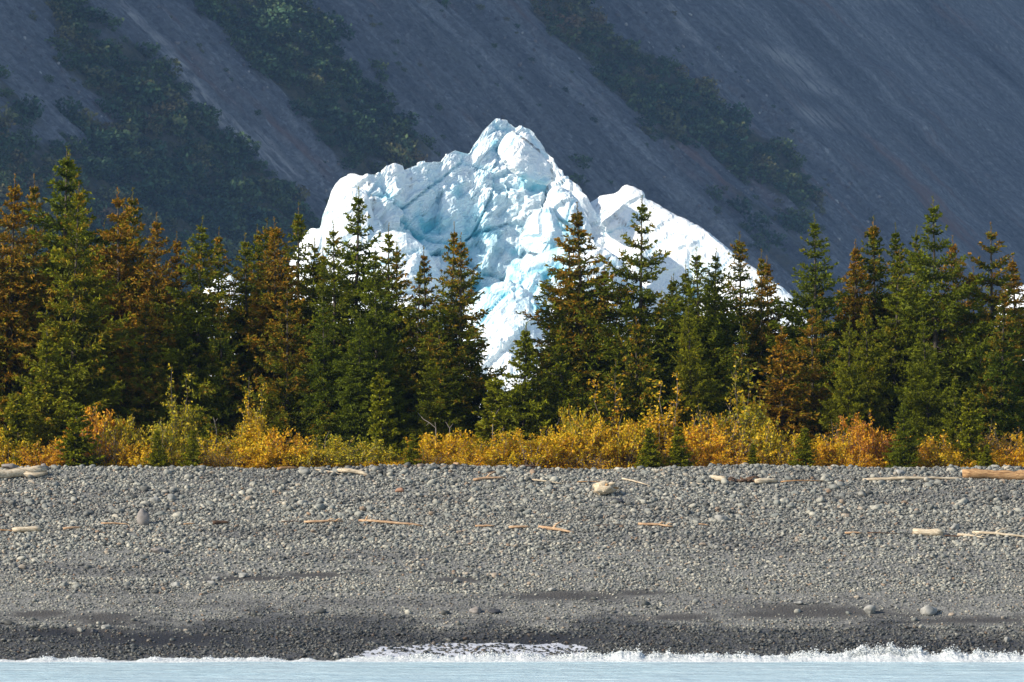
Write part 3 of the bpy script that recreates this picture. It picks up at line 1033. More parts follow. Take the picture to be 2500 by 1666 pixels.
# ridge far above the picture, rounded over
ov = np.maximum(v - 360, 0) * KM
PM[:, 2] -= ov * .9
nx, ny = len(us), len(vs)
ii = np.arange((ny - 1) * (nx - 1)); r_, c_ = ii // (nx - 1), ii % (nx - 1)
quad = np.stack([r_ * nx + c_, r_ * nx + c_ + 1, (r_ + 1) * nx + c_ + 1, (r_ + 1) * nx + c_], 1)
vegv = veg_field(u, v)
CHUTES = [[(1210, 260), (1250, 350), (1290, 425)], [(1320, 330), (1345, 400), (1365, 430)], [(1375, 490), (1400, 550), (1430, 600)], [(1650, 10), (1700, 90), (1770, 210)], [(1340, 520), (1350, 590)],
          [(1560, 420), (1640, 520), (1720, 600)], [(720, 130), (780, 220)], [(1840, 560), (1920, 640)]]
CHUTES = [[mtn_uv(*zr(*p)) for p in c] for c in CHUTES] + [[mtn_uv(*zl(*p)) for p in c] for c in ([(530, 90), (570, 150)], [(690, 260), (760, 360), (880, 530)], [(930, 580), (1080, 700), (1240, 820)], [(1160, 700), (1280, 830)])]
pale = np.zeros(len(u)); wq = 2.5 * fbm(np.stack([u * .15, v * .1, u * 0 + 50], 1), 3)
for c in CHUTES:
    pale = np.maximum(pale, 1 - smoothstep(.6, 4.5, seg_dist(u + wq, v + wq, c)))
mtn = obj('mountain', mesh_np('mountain', PM, quad, M_MTN, attrs={'su': u, 'sv': v, 'veg': vegv, 'pale': pale}))
tag(mtn, kind='structure', label='steep blue grey scree mountainside in shade behind the iceberg')


def leaf_clump(name, seed, n, size, mat):
    rs_ = np.random.RandomState(seed)
    c = rs_.normal(size=(n, 3)); c /= np.linalg.norm(c, axis=1)[:, None]
    lob = 1 + .35 * perlin(c * 1.8 + seed)
    c = c * (rs_.uniform(.45, 1.0, n) * lob)[:, None] * np.array([1, 1, .75]); c[:, 2] += .45
    a = rs_.normal(size=(n, 3)); a /= np.linalg.norm(a, axis=1)[:, None]
    b = np.cross(a, rs_.normal(size=(n, 3))); b /= np.linalg.norm(b, axis=1)[:, None]
    s = rs_.uniform(.6, 1.3, n)[:, None] * size
    V = np.stack([c - a * s, c + b * s * .6, c + a * s, c - b * s * .6], 1).reshape(-1, 3)
    return mesh_np(name, V, np.arange(n * 4).reshape(-1, 4), mat, attrs={'tint': np.repeat(rs_.uniform(0, 1, n), 4)})


t = NT('alder_scrub')
rnd = t.n('ShaderNodeObjectInfo').outputs['Random']
big = t.noise(.016, 4, .65, t.pos())
mx = t.math('ADD', t.math('MULTIPLY', rnd, .45), t.math('MULTIPLY', t.math('SUBTRACT', big, .22), .95))
cc = t.ramp(mx, [(.12, (.014, .040, .026)), (.36, (.034, .076, .034)), (.58, (.066, .102, .034)), (.72, (.13, .118, .045)), (.90, (.17, .10, .055))])
cc = t.mix(1.0, cc, t.ramp(t.attr('tint').outputs['Fac'], [(0, (.5, .5, .5)), (1, (1.5, 1.5, 1.5))]), 'MULTIPLY')
t.base(cc); t.rough(.8); M_ALDER = t.m
ALD = [bpy.data.objects.new('alder_source', leaf_clump('alder_clump', 300 + k, 170, .16, M_ALDER)) for k in range(5)]
rs = np.random.RandomState(21)
cu, cv = rs.uniform(-170, 330, 60000), rs.uniform(0, 290, 60000)
vf = veg_field(cu, cv) + .60 * fbm(np.stack([cu * .08, cv * .05, cu * 0 + 3], 1), 4, .65)
keep = rs.uniform(0, 1, len(cu)) < .50 * smoothstep(.30, 1.0, vf)
stray = (rs.uniform(0, 1, len(cu)) < .010 + .07 * np.clip(fbm(np.stack([cu * .03, cv * .02, cu * 0 + 12], 1), 3), 0, 1))
kk = np.where(keep | stray)[0][:21000]
cu, cv = cu[kk], cv[kk]; isst = ~keep[kk]
cp = P0 + KM * (cu[:, None] * eU + cv[:, None] * eV + relief(cu, cv)[:, None] * nM)
sz = KM * np.where(isst, rs.uniform(.3, .9, len(cu)), rs.uniform(.7, 1.0, len(cu)) + 1.7 * rs.uniform(0, 1, len(cu)) ** 2.5)
al = scatter_gn('alder_scrub', cp - np.array([0, 0, .2]), np.stack([sz * 1.2, sz * 1.2, sz * rs.uniform(.8, 1.3, len(cu))], 1), np.stack([cu * 0, cu * 0, rs.uniform(0, 6.28, len(cu))], 1), ALD)
tag(al, 'bands of dark green alder scrub running down the scree mountainside', 'scrub', None, 'stuff')
# loose blocks on the scree
M_BLOCK = NT('scree_block')
rnd = M_BLOCK.n('ShaderNodeObjectInfo').outputs['Random']
M_BLOCK.base(M_BLOCK.ramp(rnd, [(0, (.07, .07, .08)), (.5, (.15, .14, .145)), (.8, (.26, .22, .2)), (1, (.5, .48, .46))])); M_BLOCK.rough(.9)
BLK = [bpy.data.objects.new('block_source', stone_mesh('scree_block', 500 + k, ICO1, .3, M_BLOCK.m, .6)) for k in range(4)]
nb = 42000
cu, cv = rs.uniform(-170, 330, nb), rs.uniform(0, 290, nb)
cl = fbm(np.stack([cu * .05, cv * .012, cu * 0 + 6], 1), 4, .6)
kk = (rs.uniform(0, 1, nb) < .35 + 1.2 * cl) & (veg_field(cu, cv) < .5)
cu, cv = cu[kk], cv[kk]
cp = P0 + KM * (cu[:, None] * eU + cv[:, None] * eV + relief(cu, cv)[:, None] * nM)
sz = KM * (.10 + .62 * rs.uniform(0, 1, len(cu)) ** 7)
bl = scatter_gn('scree_rubble', cp, np.stack([sz, sz, sz], 1), rs.uniform(0, 6.28, (len(cu), 3)), BLK)
tag(bl, 'scattered pale and dark blocks lying on the scree mountainside', 'rubble', None, 'stuff')


# ------------------------------------------------------------------ icebergs
def z2(x, y): return 700 + x / 2.614, 250 + y / 2.614
def z3(x, y): return 1300 + x / 3.136, 400 + y / 3.136


DIRT_LINES = [[z2(1445, 178), z2(1480, 225), z2(1530, 250), z2(1600, 300), z2(1660, 350), z2(1690, 410), z2(1688, 500), z2(1660, 590)],
              [z3(505, 318), z3(560, 370), z3(620, 400), z3(670, 440), z3(740, 495)],
              [z2(1770, 930), z2(1840, 900)], [z2(1565, 740), z2(1530, 800), z2(1500, 850)],
              [z2(785, 490), z2(795, 545)], [z2(535, 540), z2(560, 700)]]
BLUE = [(z2(1315, 265), 16, .75), (z2(1335, 235), 9, .7), (z2(1510, 480), 15, .8), (z2(1580, 520), 22, .65), (z2(1640, 540), 18, .6), (z2(1415, 330), 8, .45),
        (z2(1090, 565), 18, .6), (z2(1250, 460), 12, .4), (z2(930, 790), 22, .6), (z2(880, 745), 10, .5), (z2(640, 640), 18, .55), (z2(720, 655), 9, .5),
        (z2(1830, 840), 30, .75), (z2(1740, 770), 14, .8), (z2(1700, 930), 20, .6), (z2(1520, 810), 14, .6), (z2(1455, 960), 16, .6), (z2(1440, 1120), 12, .7),
        (z2(1420, 1030), 12, .5), (z2(1220, 1170), 20, .6), (z2(1060, 960), 26, .45), (z2(1200, 850), 40, .42), (z2(1320, 850), 30, .35), (z2(870, 1090), 22, .6),
        (z2(1300, 1330), 24, .5), (z2(1300, 1420), 18, .7), (z2(1600, 1320), 16, .7), (z2(1460, 1470), 10, .7), (z2(1390, 1250), 10, .5), (z3(690, 830), 12, .8),
        (z3(1290, 840), 22, .6), (z3(1400, 800), 24, .4), (z3(1070, 970), 14, .6), (z3(60, 1110), 20, .5), (z3(610, 760), 10, .7), (z2(1500, 640), 26, .35),
        (z2(1180, 740), 22, .45), (z2(1300, 640), 22, .3), (z2(1390, 720), 14, .4), (z2(1140, 1000), 20, .4), (z2(560, 860), 26, .4), (z3(1140, 650), 16, .25)]
BLUE_BASE = [(z2(1250, 800), 200, .40), (z2(900, 700), 150, .28), (z2(1350, 1250), 130, .34), (z2(1700, 1050), 100, .26)]


def facets(P, seed):
    """broken-ice relief: every cell is a flat face with its own tilt"""
    rs_ = np.random.RandomState(1000 + seed)
    jit = rs_.uniform(0, 1, (4096, 3)); til = rs_.normal(0, .55, (4096, 3)); lev = rs_.uniform(-.5, .5, 4096)
    base = np.floor(P).astype(np.int64)
    best = np.full(len(P), 1e9); out = np.zeros(len(P))
    for dx in (-1, 0, 1):
        for dy in (-1, 0, 1):
            for dz in (-1, 0, 1):
                c = base + np.array([dx, dy, dz])
                h = (c[:, 0] * 73856093 ^ c[:, 1] * 19349663 ^ c[:, 2] * 83492791) & 4095
                r = P - c - jit[h]
                d = (r * r).sum(1)
                m = d < best
                best = np.where(m, d, best)
                out = np.where(m, lev[h] + (r * til[h]).sum(1), out)
    return np.clip(out, -1, 1)


def cell_edge(P, seed):
    """distance-like measure to the nearest crack between cells"""
    jit = np.random.RandomState(2000 + seed).uniform(0, 1, (4096, 3))
    base = np.floor(P).astype(np.int64)
    d1 = np.full(len(P), 1e9); d2 = np.full(len(P), 1e9)
    for dx in (-1, 0, 1):
        for dy in (-1, 0, 1):
            for dz in (-1, 0, 1):
                c = base + np.array([dx, dy, dz])
                h = (c[:, 0] * 73856093 ^ c[:, 1] * 19349663 ^ c[:, 2] * 83492791) & 4095
                r = P - c - jit[h]
                d = np.sqrt((r * r).sum(1))
                d2 = np.minimum(np.maximum(d, d1), d2); d1 = np.minimum(d1, d)
    return d2 - d1


def ice_mass(name, tops, bottoms, Y, thick, R, lean, seed, parent, res=.14, amp=1.0, sweep=None, dpow=.5):
    """closed block of ice: tops/bottoms are photograph outlines at distance Y"""
    top = np.array([[W(a, b, Y).x, W(a, b, Y).z] for a, b in tops])
    if bottoms is None:
        bot = np.array([[top[0, 0], -1.5], [top[-1, 0], -1.5]])
    else:
        bot = np.array([[W(a, b, Y).x, W(a, b, Y).z] for a, b in bottoms])
    x0, x1 = top[0, 0], top[-1, 0]
    nxc = int((x1 - x0) / res) + 2
    xx = np.linspace(x0, x1, nxc)
    zt = np.interp(xx, top[:, 0], top[:, 1]); zb = np.interp(xx, bot[:, 0], bot[:, 1])
    zb = np.minimum(zb, zt - .05)
    nz = max(12, int((zt - zb).max() / res))
    tt = np.linspace(0, 1, nz)
    X = np.repeat(xx[None], nz, 0); Z = zb[None] + (zt - zb)[None] * tt[:, None]
    outline = np.concatenate([np.stack([xx, zt], 1), np.stack([xx, zb], 1)[::-1]])
    ol = outline[::3]
    fx, fz = X.ravel(), Z.ravel()
    dt = seg_dist(fx, fz, np.stack([xx, zt], 1)[::2])
    if bottoms is not None: dt = np.minimum(dt, seg_dist(fx, fz, np.stack([xx, zb], 1)[::2]))
    dt = np.minimum(dt, np.minimum(fx - x0, x1 - fx))
    dt[np.isclose(np.repeat(tt[:, None], nxc, 1).ravel(), 1)] = 0
    q = np.clip(dt / R, 0, 1)
    infl = thick * (1 - (1 - q) ** 2) ** dpow
    # broken faces: random planes shave the bulge
    rs_ = np.random.RandomState(seed)
    for k in range(10):
        a = rs_.uniform(0, 6.28); cx_, cz_ = rs_.uniform(x0, x1), rs_.uniform(zb.min(), zt.max())
        sl = rs_.uniform(.1, .7)
        pl = thick * rs_.uniform(.5, 1.0) + sl * ((fx - cx_) * math.cos(a) + (fz - cz_) * math.sin(a))
        infl = np.where(infl > pl, np.maximum(pl, infl * .45), infl)
    ln = np.maximum(0, (np.repeat(zt[None], nz, 0).ravel() - fz)) * lean
    front = Y - infl - ln
    back = Y + infl * .8 + ln * .4
    if sweep is not None:      # how the face swings nearer or farther along the berg
        sx_ = np.interp(CX + F * fx / Y, sweep[0], sweep[1])
        front = front + sx_; back = back + sx_
    nV = len(fx)
    V = np.concatenate([np.stack([fx, front, fz], 1), np.stack([fx, back, fz], 1)])
    ii = np.arange((nz - 1) * (nxc - 1)); r_, c_ = ii // (nxc - 1), ii % (nxc - 1)
    qf = np.stack([r_ * nxc + c_, r_ * nxc + c_ + 1, (r_ + 1) * nxc + c_ + 1, (r_ + 1) * nxc + c_], 1)
    qb = qf[:, ::-1] + nV
    # close bottom / sides
    edge = list(range(nxc)) + [k * nxc + nxc - 1 for k in range(1, nz)]
    edge += [(nz - 1) * nxc + k for k in range(nxc - 2, -1, -1)] + [k * nxc for k in range(nz - 2, 0, -1)]
    e = np.array(edge); e2 = np.roll(e, -1)
    qs = np.stack([e2, e, e + nV, e2 + nV], 1)
    faces = np.concatenate([qf, qb, qs])
    # normals for displacement
    def vnorm(V):
        N = np.zeros_like(V)
        for (a, b, c) in ((0, 1, 2), (0, 2, 3)):
            fn = np.cross(V[faces[:, b]] - V[faces[:, a]], V[faces[:, c]] - V[faces[:, a]])
            for i in range(4): np.add.at(N, faces[:, i], fn)
        return N / (np.linalg.norm(N, axis=1)[:, None] + 1e-9)
    N = vnorm(V)
    S = np.array([1, 1, 1.0])
    warp = np.stack([perlin(V * .22 + 5), perlin(V * .22 + 25), perlin(V * .22 + 45)], 1)
    Q = V + warp * 1.2
    ang = .75
    Qr = np.stack([Q[:, 0] * math.cos(ang) + Q[:, 2] * math.sin(ang), Q[:, 1], -Q[:, 0] * math.sin(ang) + Q[:, 2] * math.cos(ang)], 1)
    Vr = np.stack([V[:, 0] * math.cos(ang) + V[:, 2] * math.sin(ang), V[:, 1], -V[:, 0] * math.sin(ang) + V[:, 2] * math.cos(ang)], 1)
    disp = .20 * fbm(Qr * np.array([.12, .22, .40]) + seed, 3, .5, 2.05, True)
    disp += .66 * facets(Vr * np.array([.20, .26, .40]) + seed * 1.7, seed)
    disp += .26 * facets(Vr * np.array([.5, .7, 1.0]) + seed * 2.3, seed + 1)
    disp += .12 * facets(V * 1.9 + seed, seed + 2)
    disp += .05 * fbm(Q * 1.9 + seed * 3, 3, .6)
    ce = cell_edge((Vr + warp * .5) * np.array([.16, .22, .32]) + seed * .9, seed)
    crack = np.exp(-(ce / .035) ** 2)
    disp -= .42 * crack
    damp = .22 + .78 * np.clip(np.concatenate([dt, dt]) / 1.6, 0, 1)
    fineb = (.25 + .75 * smoothstep(-.15, .35, fbm(Q * .16 + 31, 2))) * amp * (.17 * facets(Qr * np.array([.9, 1.5, 1.9]) + seed * 5, seed + 5) + .06 * facets(Q * 3.1 + seed, seed + 6))
    V = V + N * (disp * amp * damp + fineb)[:, None]
    # ice colour: clear blue ice where it has broken open, dirt bands, scattered light tinted into hollows
    ox, oz = fx, fz
    ppx = CX + F * ox / Y
    ppy = HOR - F * (oz - CAMZ) / Y
    blue = np.zeros(nV)
    for (c, r, a) in BLUE_BASE + [(c0, r0, a0 * .8) for c0, r0, a0 in BLUE]:
        d = np.hypot(ppx - c[0], (ppy - c[1]) * 1.15) / r
        d = d * (1 + .5 * perlin(np.stack([ppx * .05, ppy * .05, ppx * 0 + c[0]], 1)))
        blue = np.maximum(blue, 0) + a * np.exp(-d * d) * (1 - np.clip(blue, 0, 1) * .6)
    dirt = np.zeros(nV)
    wob = 3.0 * perlin(np.stack([ppx * .06, ppy * .06, ppx * 0], 1))
    for ln_ in DIRT_LINES:
        dd = seg_dist(ppx + wob, ppy + wob, ln_)
        dirt = np.maximum(dirt, 1 - smoothstep(1.2, 4.2, dd))
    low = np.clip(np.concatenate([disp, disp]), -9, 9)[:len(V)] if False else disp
    lowp = np.clip((np.percentile(low, 30) - low) * .40, 0, .30) + .26 * np.exp(-(ce / .06) ** 2)  # blue of light scattering in hollows and cracks, put into the colour
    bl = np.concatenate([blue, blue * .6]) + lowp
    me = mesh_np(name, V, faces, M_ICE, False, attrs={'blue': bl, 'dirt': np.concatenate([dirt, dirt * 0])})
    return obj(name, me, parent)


YI = 520.0
berg = empty('iceberg', (W(1180, 1304, YI).x, YI, 0))
tag(berg, 'huge white and blue iceberg with pointed summit looming behind the trees', 'iceberg')
inv = Matrix.Translation(-Vector(berg.location))


def ipart(name, *a, **k):
    o = ice_mass(name, *a, parent=berg, **k)
    o.matrix_parent_inverse = inv
    return o


main_top = [(700, 660), (712, 628), (723, 612), (738, 594), (757, 564), (784, 556), (790, 525), (811, 476), (819, 457), (834, 441), (861, 432), (884, 437), (922, 428), (937, 422), (945, 409),
            (964, 401), (981, 407), (986, 418), (1010, 407), (1029, 397), (1075, 392), (1079, 382), (1109, 363), (1132, 367), (1142, 369), (1159, 346), (1174, 319), (1193, 296), (1209, 283), (1236, 286),
            (1255, 298), (1259, 303), (1270, 297), (1293, 304), (1312, 325), (1331, 353), (1358, 392), (1377, 422), (1408, 441), (1423, 458), (1436, 491), (1460, 520), (1500, 560), (1560, 620)]
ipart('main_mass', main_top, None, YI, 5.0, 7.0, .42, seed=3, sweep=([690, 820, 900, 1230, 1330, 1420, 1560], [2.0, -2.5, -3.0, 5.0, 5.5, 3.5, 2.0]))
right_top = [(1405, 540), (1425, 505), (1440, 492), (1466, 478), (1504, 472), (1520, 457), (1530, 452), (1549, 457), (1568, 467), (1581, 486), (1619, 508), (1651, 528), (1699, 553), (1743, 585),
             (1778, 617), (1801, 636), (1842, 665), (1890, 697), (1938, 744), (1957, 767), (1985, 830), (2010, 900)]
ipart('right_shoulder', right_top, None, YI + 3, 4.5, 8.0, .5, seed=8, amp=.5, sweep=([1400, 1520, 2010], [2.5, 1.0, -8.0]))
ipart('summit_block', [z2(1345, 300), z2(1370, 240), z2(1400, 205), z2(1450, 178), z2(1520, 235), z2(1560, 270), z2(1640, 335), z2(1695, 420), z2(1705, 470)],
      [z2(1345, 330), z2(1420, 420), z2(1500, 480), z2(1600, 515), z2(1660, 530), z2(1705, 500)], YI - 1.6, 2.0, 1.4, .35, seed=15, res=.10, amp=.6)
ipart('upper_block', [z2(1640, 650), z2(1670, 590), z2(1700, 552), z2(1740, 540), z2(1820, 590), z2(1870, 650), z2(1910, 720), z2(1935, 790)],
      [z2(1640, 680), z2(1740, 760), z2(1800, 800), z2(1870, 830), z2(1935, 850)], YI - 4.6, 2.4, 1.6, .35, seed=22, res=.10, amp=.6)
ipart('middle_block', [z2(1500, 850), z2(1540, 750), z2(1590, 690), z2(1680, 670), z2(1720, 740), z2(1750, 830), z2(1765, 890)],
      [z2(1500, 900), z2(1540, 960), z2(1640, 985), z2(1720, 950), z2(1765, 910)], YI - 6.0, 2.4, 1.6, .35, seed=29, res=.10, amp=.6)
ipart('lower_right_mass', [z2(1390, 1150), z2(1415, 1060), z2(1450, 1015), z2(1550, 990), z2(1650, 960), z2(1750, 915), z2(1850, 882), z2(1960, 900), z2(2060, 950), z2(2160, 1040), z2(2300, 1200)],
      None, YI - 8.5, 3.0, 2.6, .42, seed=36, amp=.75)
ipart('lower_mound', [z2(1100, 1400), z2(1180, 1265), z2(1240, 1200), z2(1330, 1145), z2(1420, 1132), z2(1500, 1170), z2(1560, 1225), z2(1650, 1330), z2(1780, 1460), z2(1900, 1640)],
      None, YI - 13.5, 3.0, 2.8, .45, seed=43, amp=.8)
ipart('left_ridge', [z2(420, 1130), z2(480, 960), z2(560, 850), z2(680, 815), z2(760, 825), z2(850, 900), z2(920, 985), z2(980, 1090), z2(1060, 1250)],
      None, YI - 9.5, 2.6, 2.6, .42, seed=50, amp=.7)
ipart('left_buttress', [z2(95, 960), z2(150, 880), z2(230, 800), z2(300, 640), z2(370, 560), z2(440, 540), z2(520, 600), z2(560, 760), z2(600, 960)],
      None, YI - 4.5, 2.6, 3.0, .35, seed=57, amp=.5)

b2 = empty('iceberg', (W(560, 1304, 600).x, 600, 0))
tag(b2, 'low white iceberg glimpsed through the trees at left', 'iceberg')
o = ice_mass('ice_mass', [(480, 745), (500, 705), (525, 676), (555, 668), (590, 680), (610, 710), (640, 750)], None, 600, 5, 5, .4, 71, b2, res=.25, amp=.6)
o.matrix_parent_inverse = Matrix.Translation(-Vector(b2.location))
b3 = empty('iceberg', (W(2500, 1304, 600).x, 600, 0))
tag(b3, 'white iceberg glimpsed through the trees at the right edge', 'iceberg')
o = ice_mass('ice_mass', [(2410, 790), (2435, 745), (2455, 712), (2475, 698), (2510, 696), (2540, 670), (2600, 720), (2650, 800)], None, 600, 5, 4, .4, 78, b3, res=.25, amp=.6)
o.matrix_parent_inverse = Matrix.Translation(-Vector(b3.location))


# ------------------------------------------------------------------ spruce trees
def norm(a): return a / (np.linalg.norm(a, axis=-1, keepdims=True) + 1e-9)


def blades(o, d, L, w, rs_, spurs=2):
    """needle-clad twiglets: crossed slender leaves plus side spurs"""
    n = len(o)
    r = norm(rs_.normal(size=(n, 3)))
    a = norm(np.cross(d, r)); b = np.cross(d, a)
    out = []
    for ax in (a, b):
        out.append(np.stack([o, o + d * L[:, None] * .45 + ax * w[:, None], o + d * L[:, None], o + d * L[:, None] * .45 - ax * w[:, None]], 1))
    for k in range(spurs):
        ang = rs_.uniform(0, 6.28, n)[:, None]
        side = a * np.cos(ang) + b * np.sin(ang)
        sd = norm(d * .75 + side * .9)
        so = o + d * (L * rs_.uniform(.25, .8, n))[:, None]
        sl = L * rs_.uniform(.40, .65, n)
        pp = norm(np.cross(sd, rs_.normal(size=(n, 3))))
        out.append(np.stack([so, so + sd * sl[:, None] * .5 + pp * (w * .75)[:, None], so + sd * sl[:, None], so + sd * sl[:, None] * .5 - pp * (w * .75)[:, None]], 1))
    return np.stack(out, 1)     # n, blades, 4, 3


def make_spruce(H, seed, ratio=.36, step=.30, dens=.13, top_open=1.0, lift=.35, rmax=.26, tw=.26):
    rs_ = np.random.RandomState(seed)
    r0 = .011 * H + .02
    nseg = 14
    tz = np.linspace(0, 1, nseg)
    sway = np.stack([.012 * H * np.sin(tz * 2.2 + seed), .012 * H * np.cos(tz * 1.7 + seed * 2), tz * H], 1)
    sway[:, :2] -= sway[0, :2]
    tr = [tube(sway, r0 * (1 - tz) ** .85 + .008, 7, seed, .03)]

    def axis(h):
        t = h / H
        return np.array([np.interp(t, tz, sway[:, 0]), np.interp(t, tz, sway[:, 1]), h])
    O, D, Ls, Ws, T = [], [], [], [], []
    # leader
    ld = min(.55, .075 * H)
    for k in range(7):
        a_ = axis(H - .03 - ld * k / 7)
        O.append(a_); D.append(norm(np.array([rs_.normal(0, .35), rs_.normal(0, .35), 1.0]))); Ls.append(.10 + .012 * k); Ws.append(.014); T.append(.8)
    O.append(axis(H - .16)); D.append(np.array([0, 0, 1.0])); Ls.append(.22); Ws.append(.016); T.append(.8)
    h = H - ld
    lobes = rs_.uniform(0, 6.28, 3)
    while h > .05 * H:
        d = H - h
        L0 = min(ratio * d * (1 - .18 * d / H), rmax * H)
        L0 = max(L0 - .06, .10)
        nb_ = rs_.randint(5, 8) if d < 3 else rs_.randint(6, 9)
        a0 = rs_.uniform(0, 6.28)
        wl = []
        for k in range(nb_): wl.append((a0 + 6.28 * k / nb_ + rs_.normal(0, .22), h + rs_.normal(0, .03), rs_.uniform(.62, 1.18)))
        if d > .28 * H:
            for k in range(4 if d < .42 * H else 7): wl.append((rs_.uniform(0, 6.28), h - rs_.uniform(.05, .9) * step, rs_.uniform(.35, .7)))
        for (a, hb, m) in wl:
            asym = 1 + .14 * math.sin(a * 2 + lobes[0]) + .22 * math.sin(hb * 1.1 + a + lobes[1]) + .16 * math.sin(a - lobes[2])
            if rs_.uniform() < .07: asym *= 1.35
            L = L0 * m * asym
            f = min(1, d / (.65 * H))
            elev = math.radians(np.interp(f, [0, .2, .6, 1], [48, 26, 4, -12])) + rs_.normal(0, .10)
            up = lift * np.interp(f, [0, .4, 1], [.25, .8, 1.0]) * rs_.uniform(.5, 1.4)
            hd = np.array([math.cos(a), math.sin(a), 0])
            base = axis(max(hb, .02))
            ns_ = max(3, int(L / .22) + 2)
            t = np.linspace(0, 1, ns_)
            path = base + np.outer(t * L * math.cos(elev), hd) + np.outer(L * (math.sin(elev) * t - .10 * np.sin(t * 3.14) * f + up * .35 * t ** 2.2), [0, 0, 1])
            if L > .45:
                tr.append(tube(path[::2] if ns_ > 5 else path, np.linspace(.010 + .008 * L, .004, len(path[::2] if ns_ > 5 else path)), 3, 0, 0, False))
            perp = np.array([-hd[1], hd[0], 0])
            # twigs along the branch
            nt = max(3, int(L / dens))
            ts = np.linspace(.16 if L > .6 else .08, 1, nt) + rs_.normal(0, .01, nt)
            ts = np.clip(ts, .05, 1)
            fwd = norm(path[-1] - path[0])
            for tt in ts:
                p = np.array([np.interp(tt, t, path[:, i]) for i in range(3)])
                twl = tw * np.interp(d, [.3, 2.5], [.55, 1.0])
                tl_side = (.5 * twl + .34 * L * (1 - tt) ** .8 * min(1, tt * 2.5 + .3)) * rs_.uniform(.6, 1.2)
                brt = rs_.uniform(0, .5) + .45 * tt  # tint rises towards the tip: shaded inside, lit outside, as colour
                for s_ in (-1, 1):
                    dr = norm(fwd * rs_.uniform(.5, .9) + perp * s_ * rs_.uniform(.5, 1.0) + np.array([0, 0, rs_.normal(-.08, .28)]))
                    q = p.copy(); rem = tl_side
                    while rem > 0:
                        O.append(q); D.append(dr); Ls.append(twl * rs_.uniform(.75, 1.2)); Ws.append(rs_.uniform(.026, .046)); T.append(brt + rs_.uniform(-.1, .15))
                        q = q + dr * twl * .72
                        dr = norm(dr + rs_.normal(0, .18, 3) + fwd * .1)
                        rem -= twl * .8
                if rs_.uniform() < .6:
                    dr = norm(fwd * .5 + np.array([rs_.normal(0, .3), rs_.normal(0, .3), rs_.choice([-1.0, .8])]))
                    O.append(p); D.append(dr); Ls.append(twl * rs_.uniform(.5, .9)); Ws.append(.03); T.append(brt)
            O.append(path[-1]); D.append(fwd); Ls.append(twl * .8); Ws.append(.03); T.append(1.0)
        h -= step * rs_.uniform(.75, 1.25) * np.interp(d, [0, 2.0, 6.0], [.72, 1.15, 1.0])
    O, D, Ls, Ws, T = map(np.array, (O, D, Ls, Ws, T))
    B = blades(O, norm(D), Ls, Ws, rs_)
    nb = B.shape[1]
    V = B.reshape(-1, 3)
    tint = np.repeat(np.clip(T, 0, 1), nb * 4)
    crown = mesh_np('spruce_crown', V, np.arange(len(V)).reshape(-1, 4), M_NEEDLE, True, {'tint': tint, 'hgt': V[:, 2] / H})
    tv, tf = join(tr)
    trunk = mesh_np('spruce_trunk', tv, tf, M_BARK)
    return trunk, crown


SPR = {}
for k in range(11):
    SPR['L%d' % k] = (10.0, make_spruce(10.0, 60 + k, [.34, .38, .32, .40, .36, .33, .42, .37, .30, .44, .35][k], [.36, .42, .33, .50, .38, .35, .46, .36, .40, .54, .31][k], .12, 1, [.35, .6, .2, .7, .4, .1, .8, .45, .3, .9, .0][k], [.24, .27, .22, .27, .25, .22, .28, .24, .20, .30, .23][k]))
for k in range(3):
    SPR['M%d' % k] = (5.0, make_spruce(5.0, 90 + k, [.40, .36, .44][k], .27, .13, 1, [.4, .6, .3][k], [.30, .26, .33][k], .22))
for k in range(3):
    SPR['S%d' % k] = (2.0, make_spruce(2.0, 110 + k, [.42, .5, .36][k], .17, .10, 1, .5, [.36, .42, .30][k], .17))


def add_tree(px, py, Y, var, wid, rust, brt, label, group, seed, zb=ZB, rusty_name=None):
    top = W(px, py, Y)
    if Y < 303: zb = bz1(top.x, Y)
    H = top.z - zb
    H0, (tm, cm) = SPR[var]
    s = H / H0
    root = empty('spruce_tree', (top.x, Y, zb - .03))
    wid *= {'L': 1.20, 'M': 1.14, 'S': 1.35}[var[0]]
    if var[0] == 'S': brt = min(1, brt + .4)
    root.scale = (s * wid, s * wid, s)
    lean_ = np.random.RandomState(seed).normal(0, .018, 2)
    root.rotation_euler = (lean_[0], lean_[1], seed * 1.93)
    tag(root, label, 'tree', group)
    a = obj('trunk', tm, root)
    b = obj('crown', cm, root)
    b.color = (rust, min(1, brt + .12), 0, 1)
    return root


G1 = 'spruces along the beach crest'
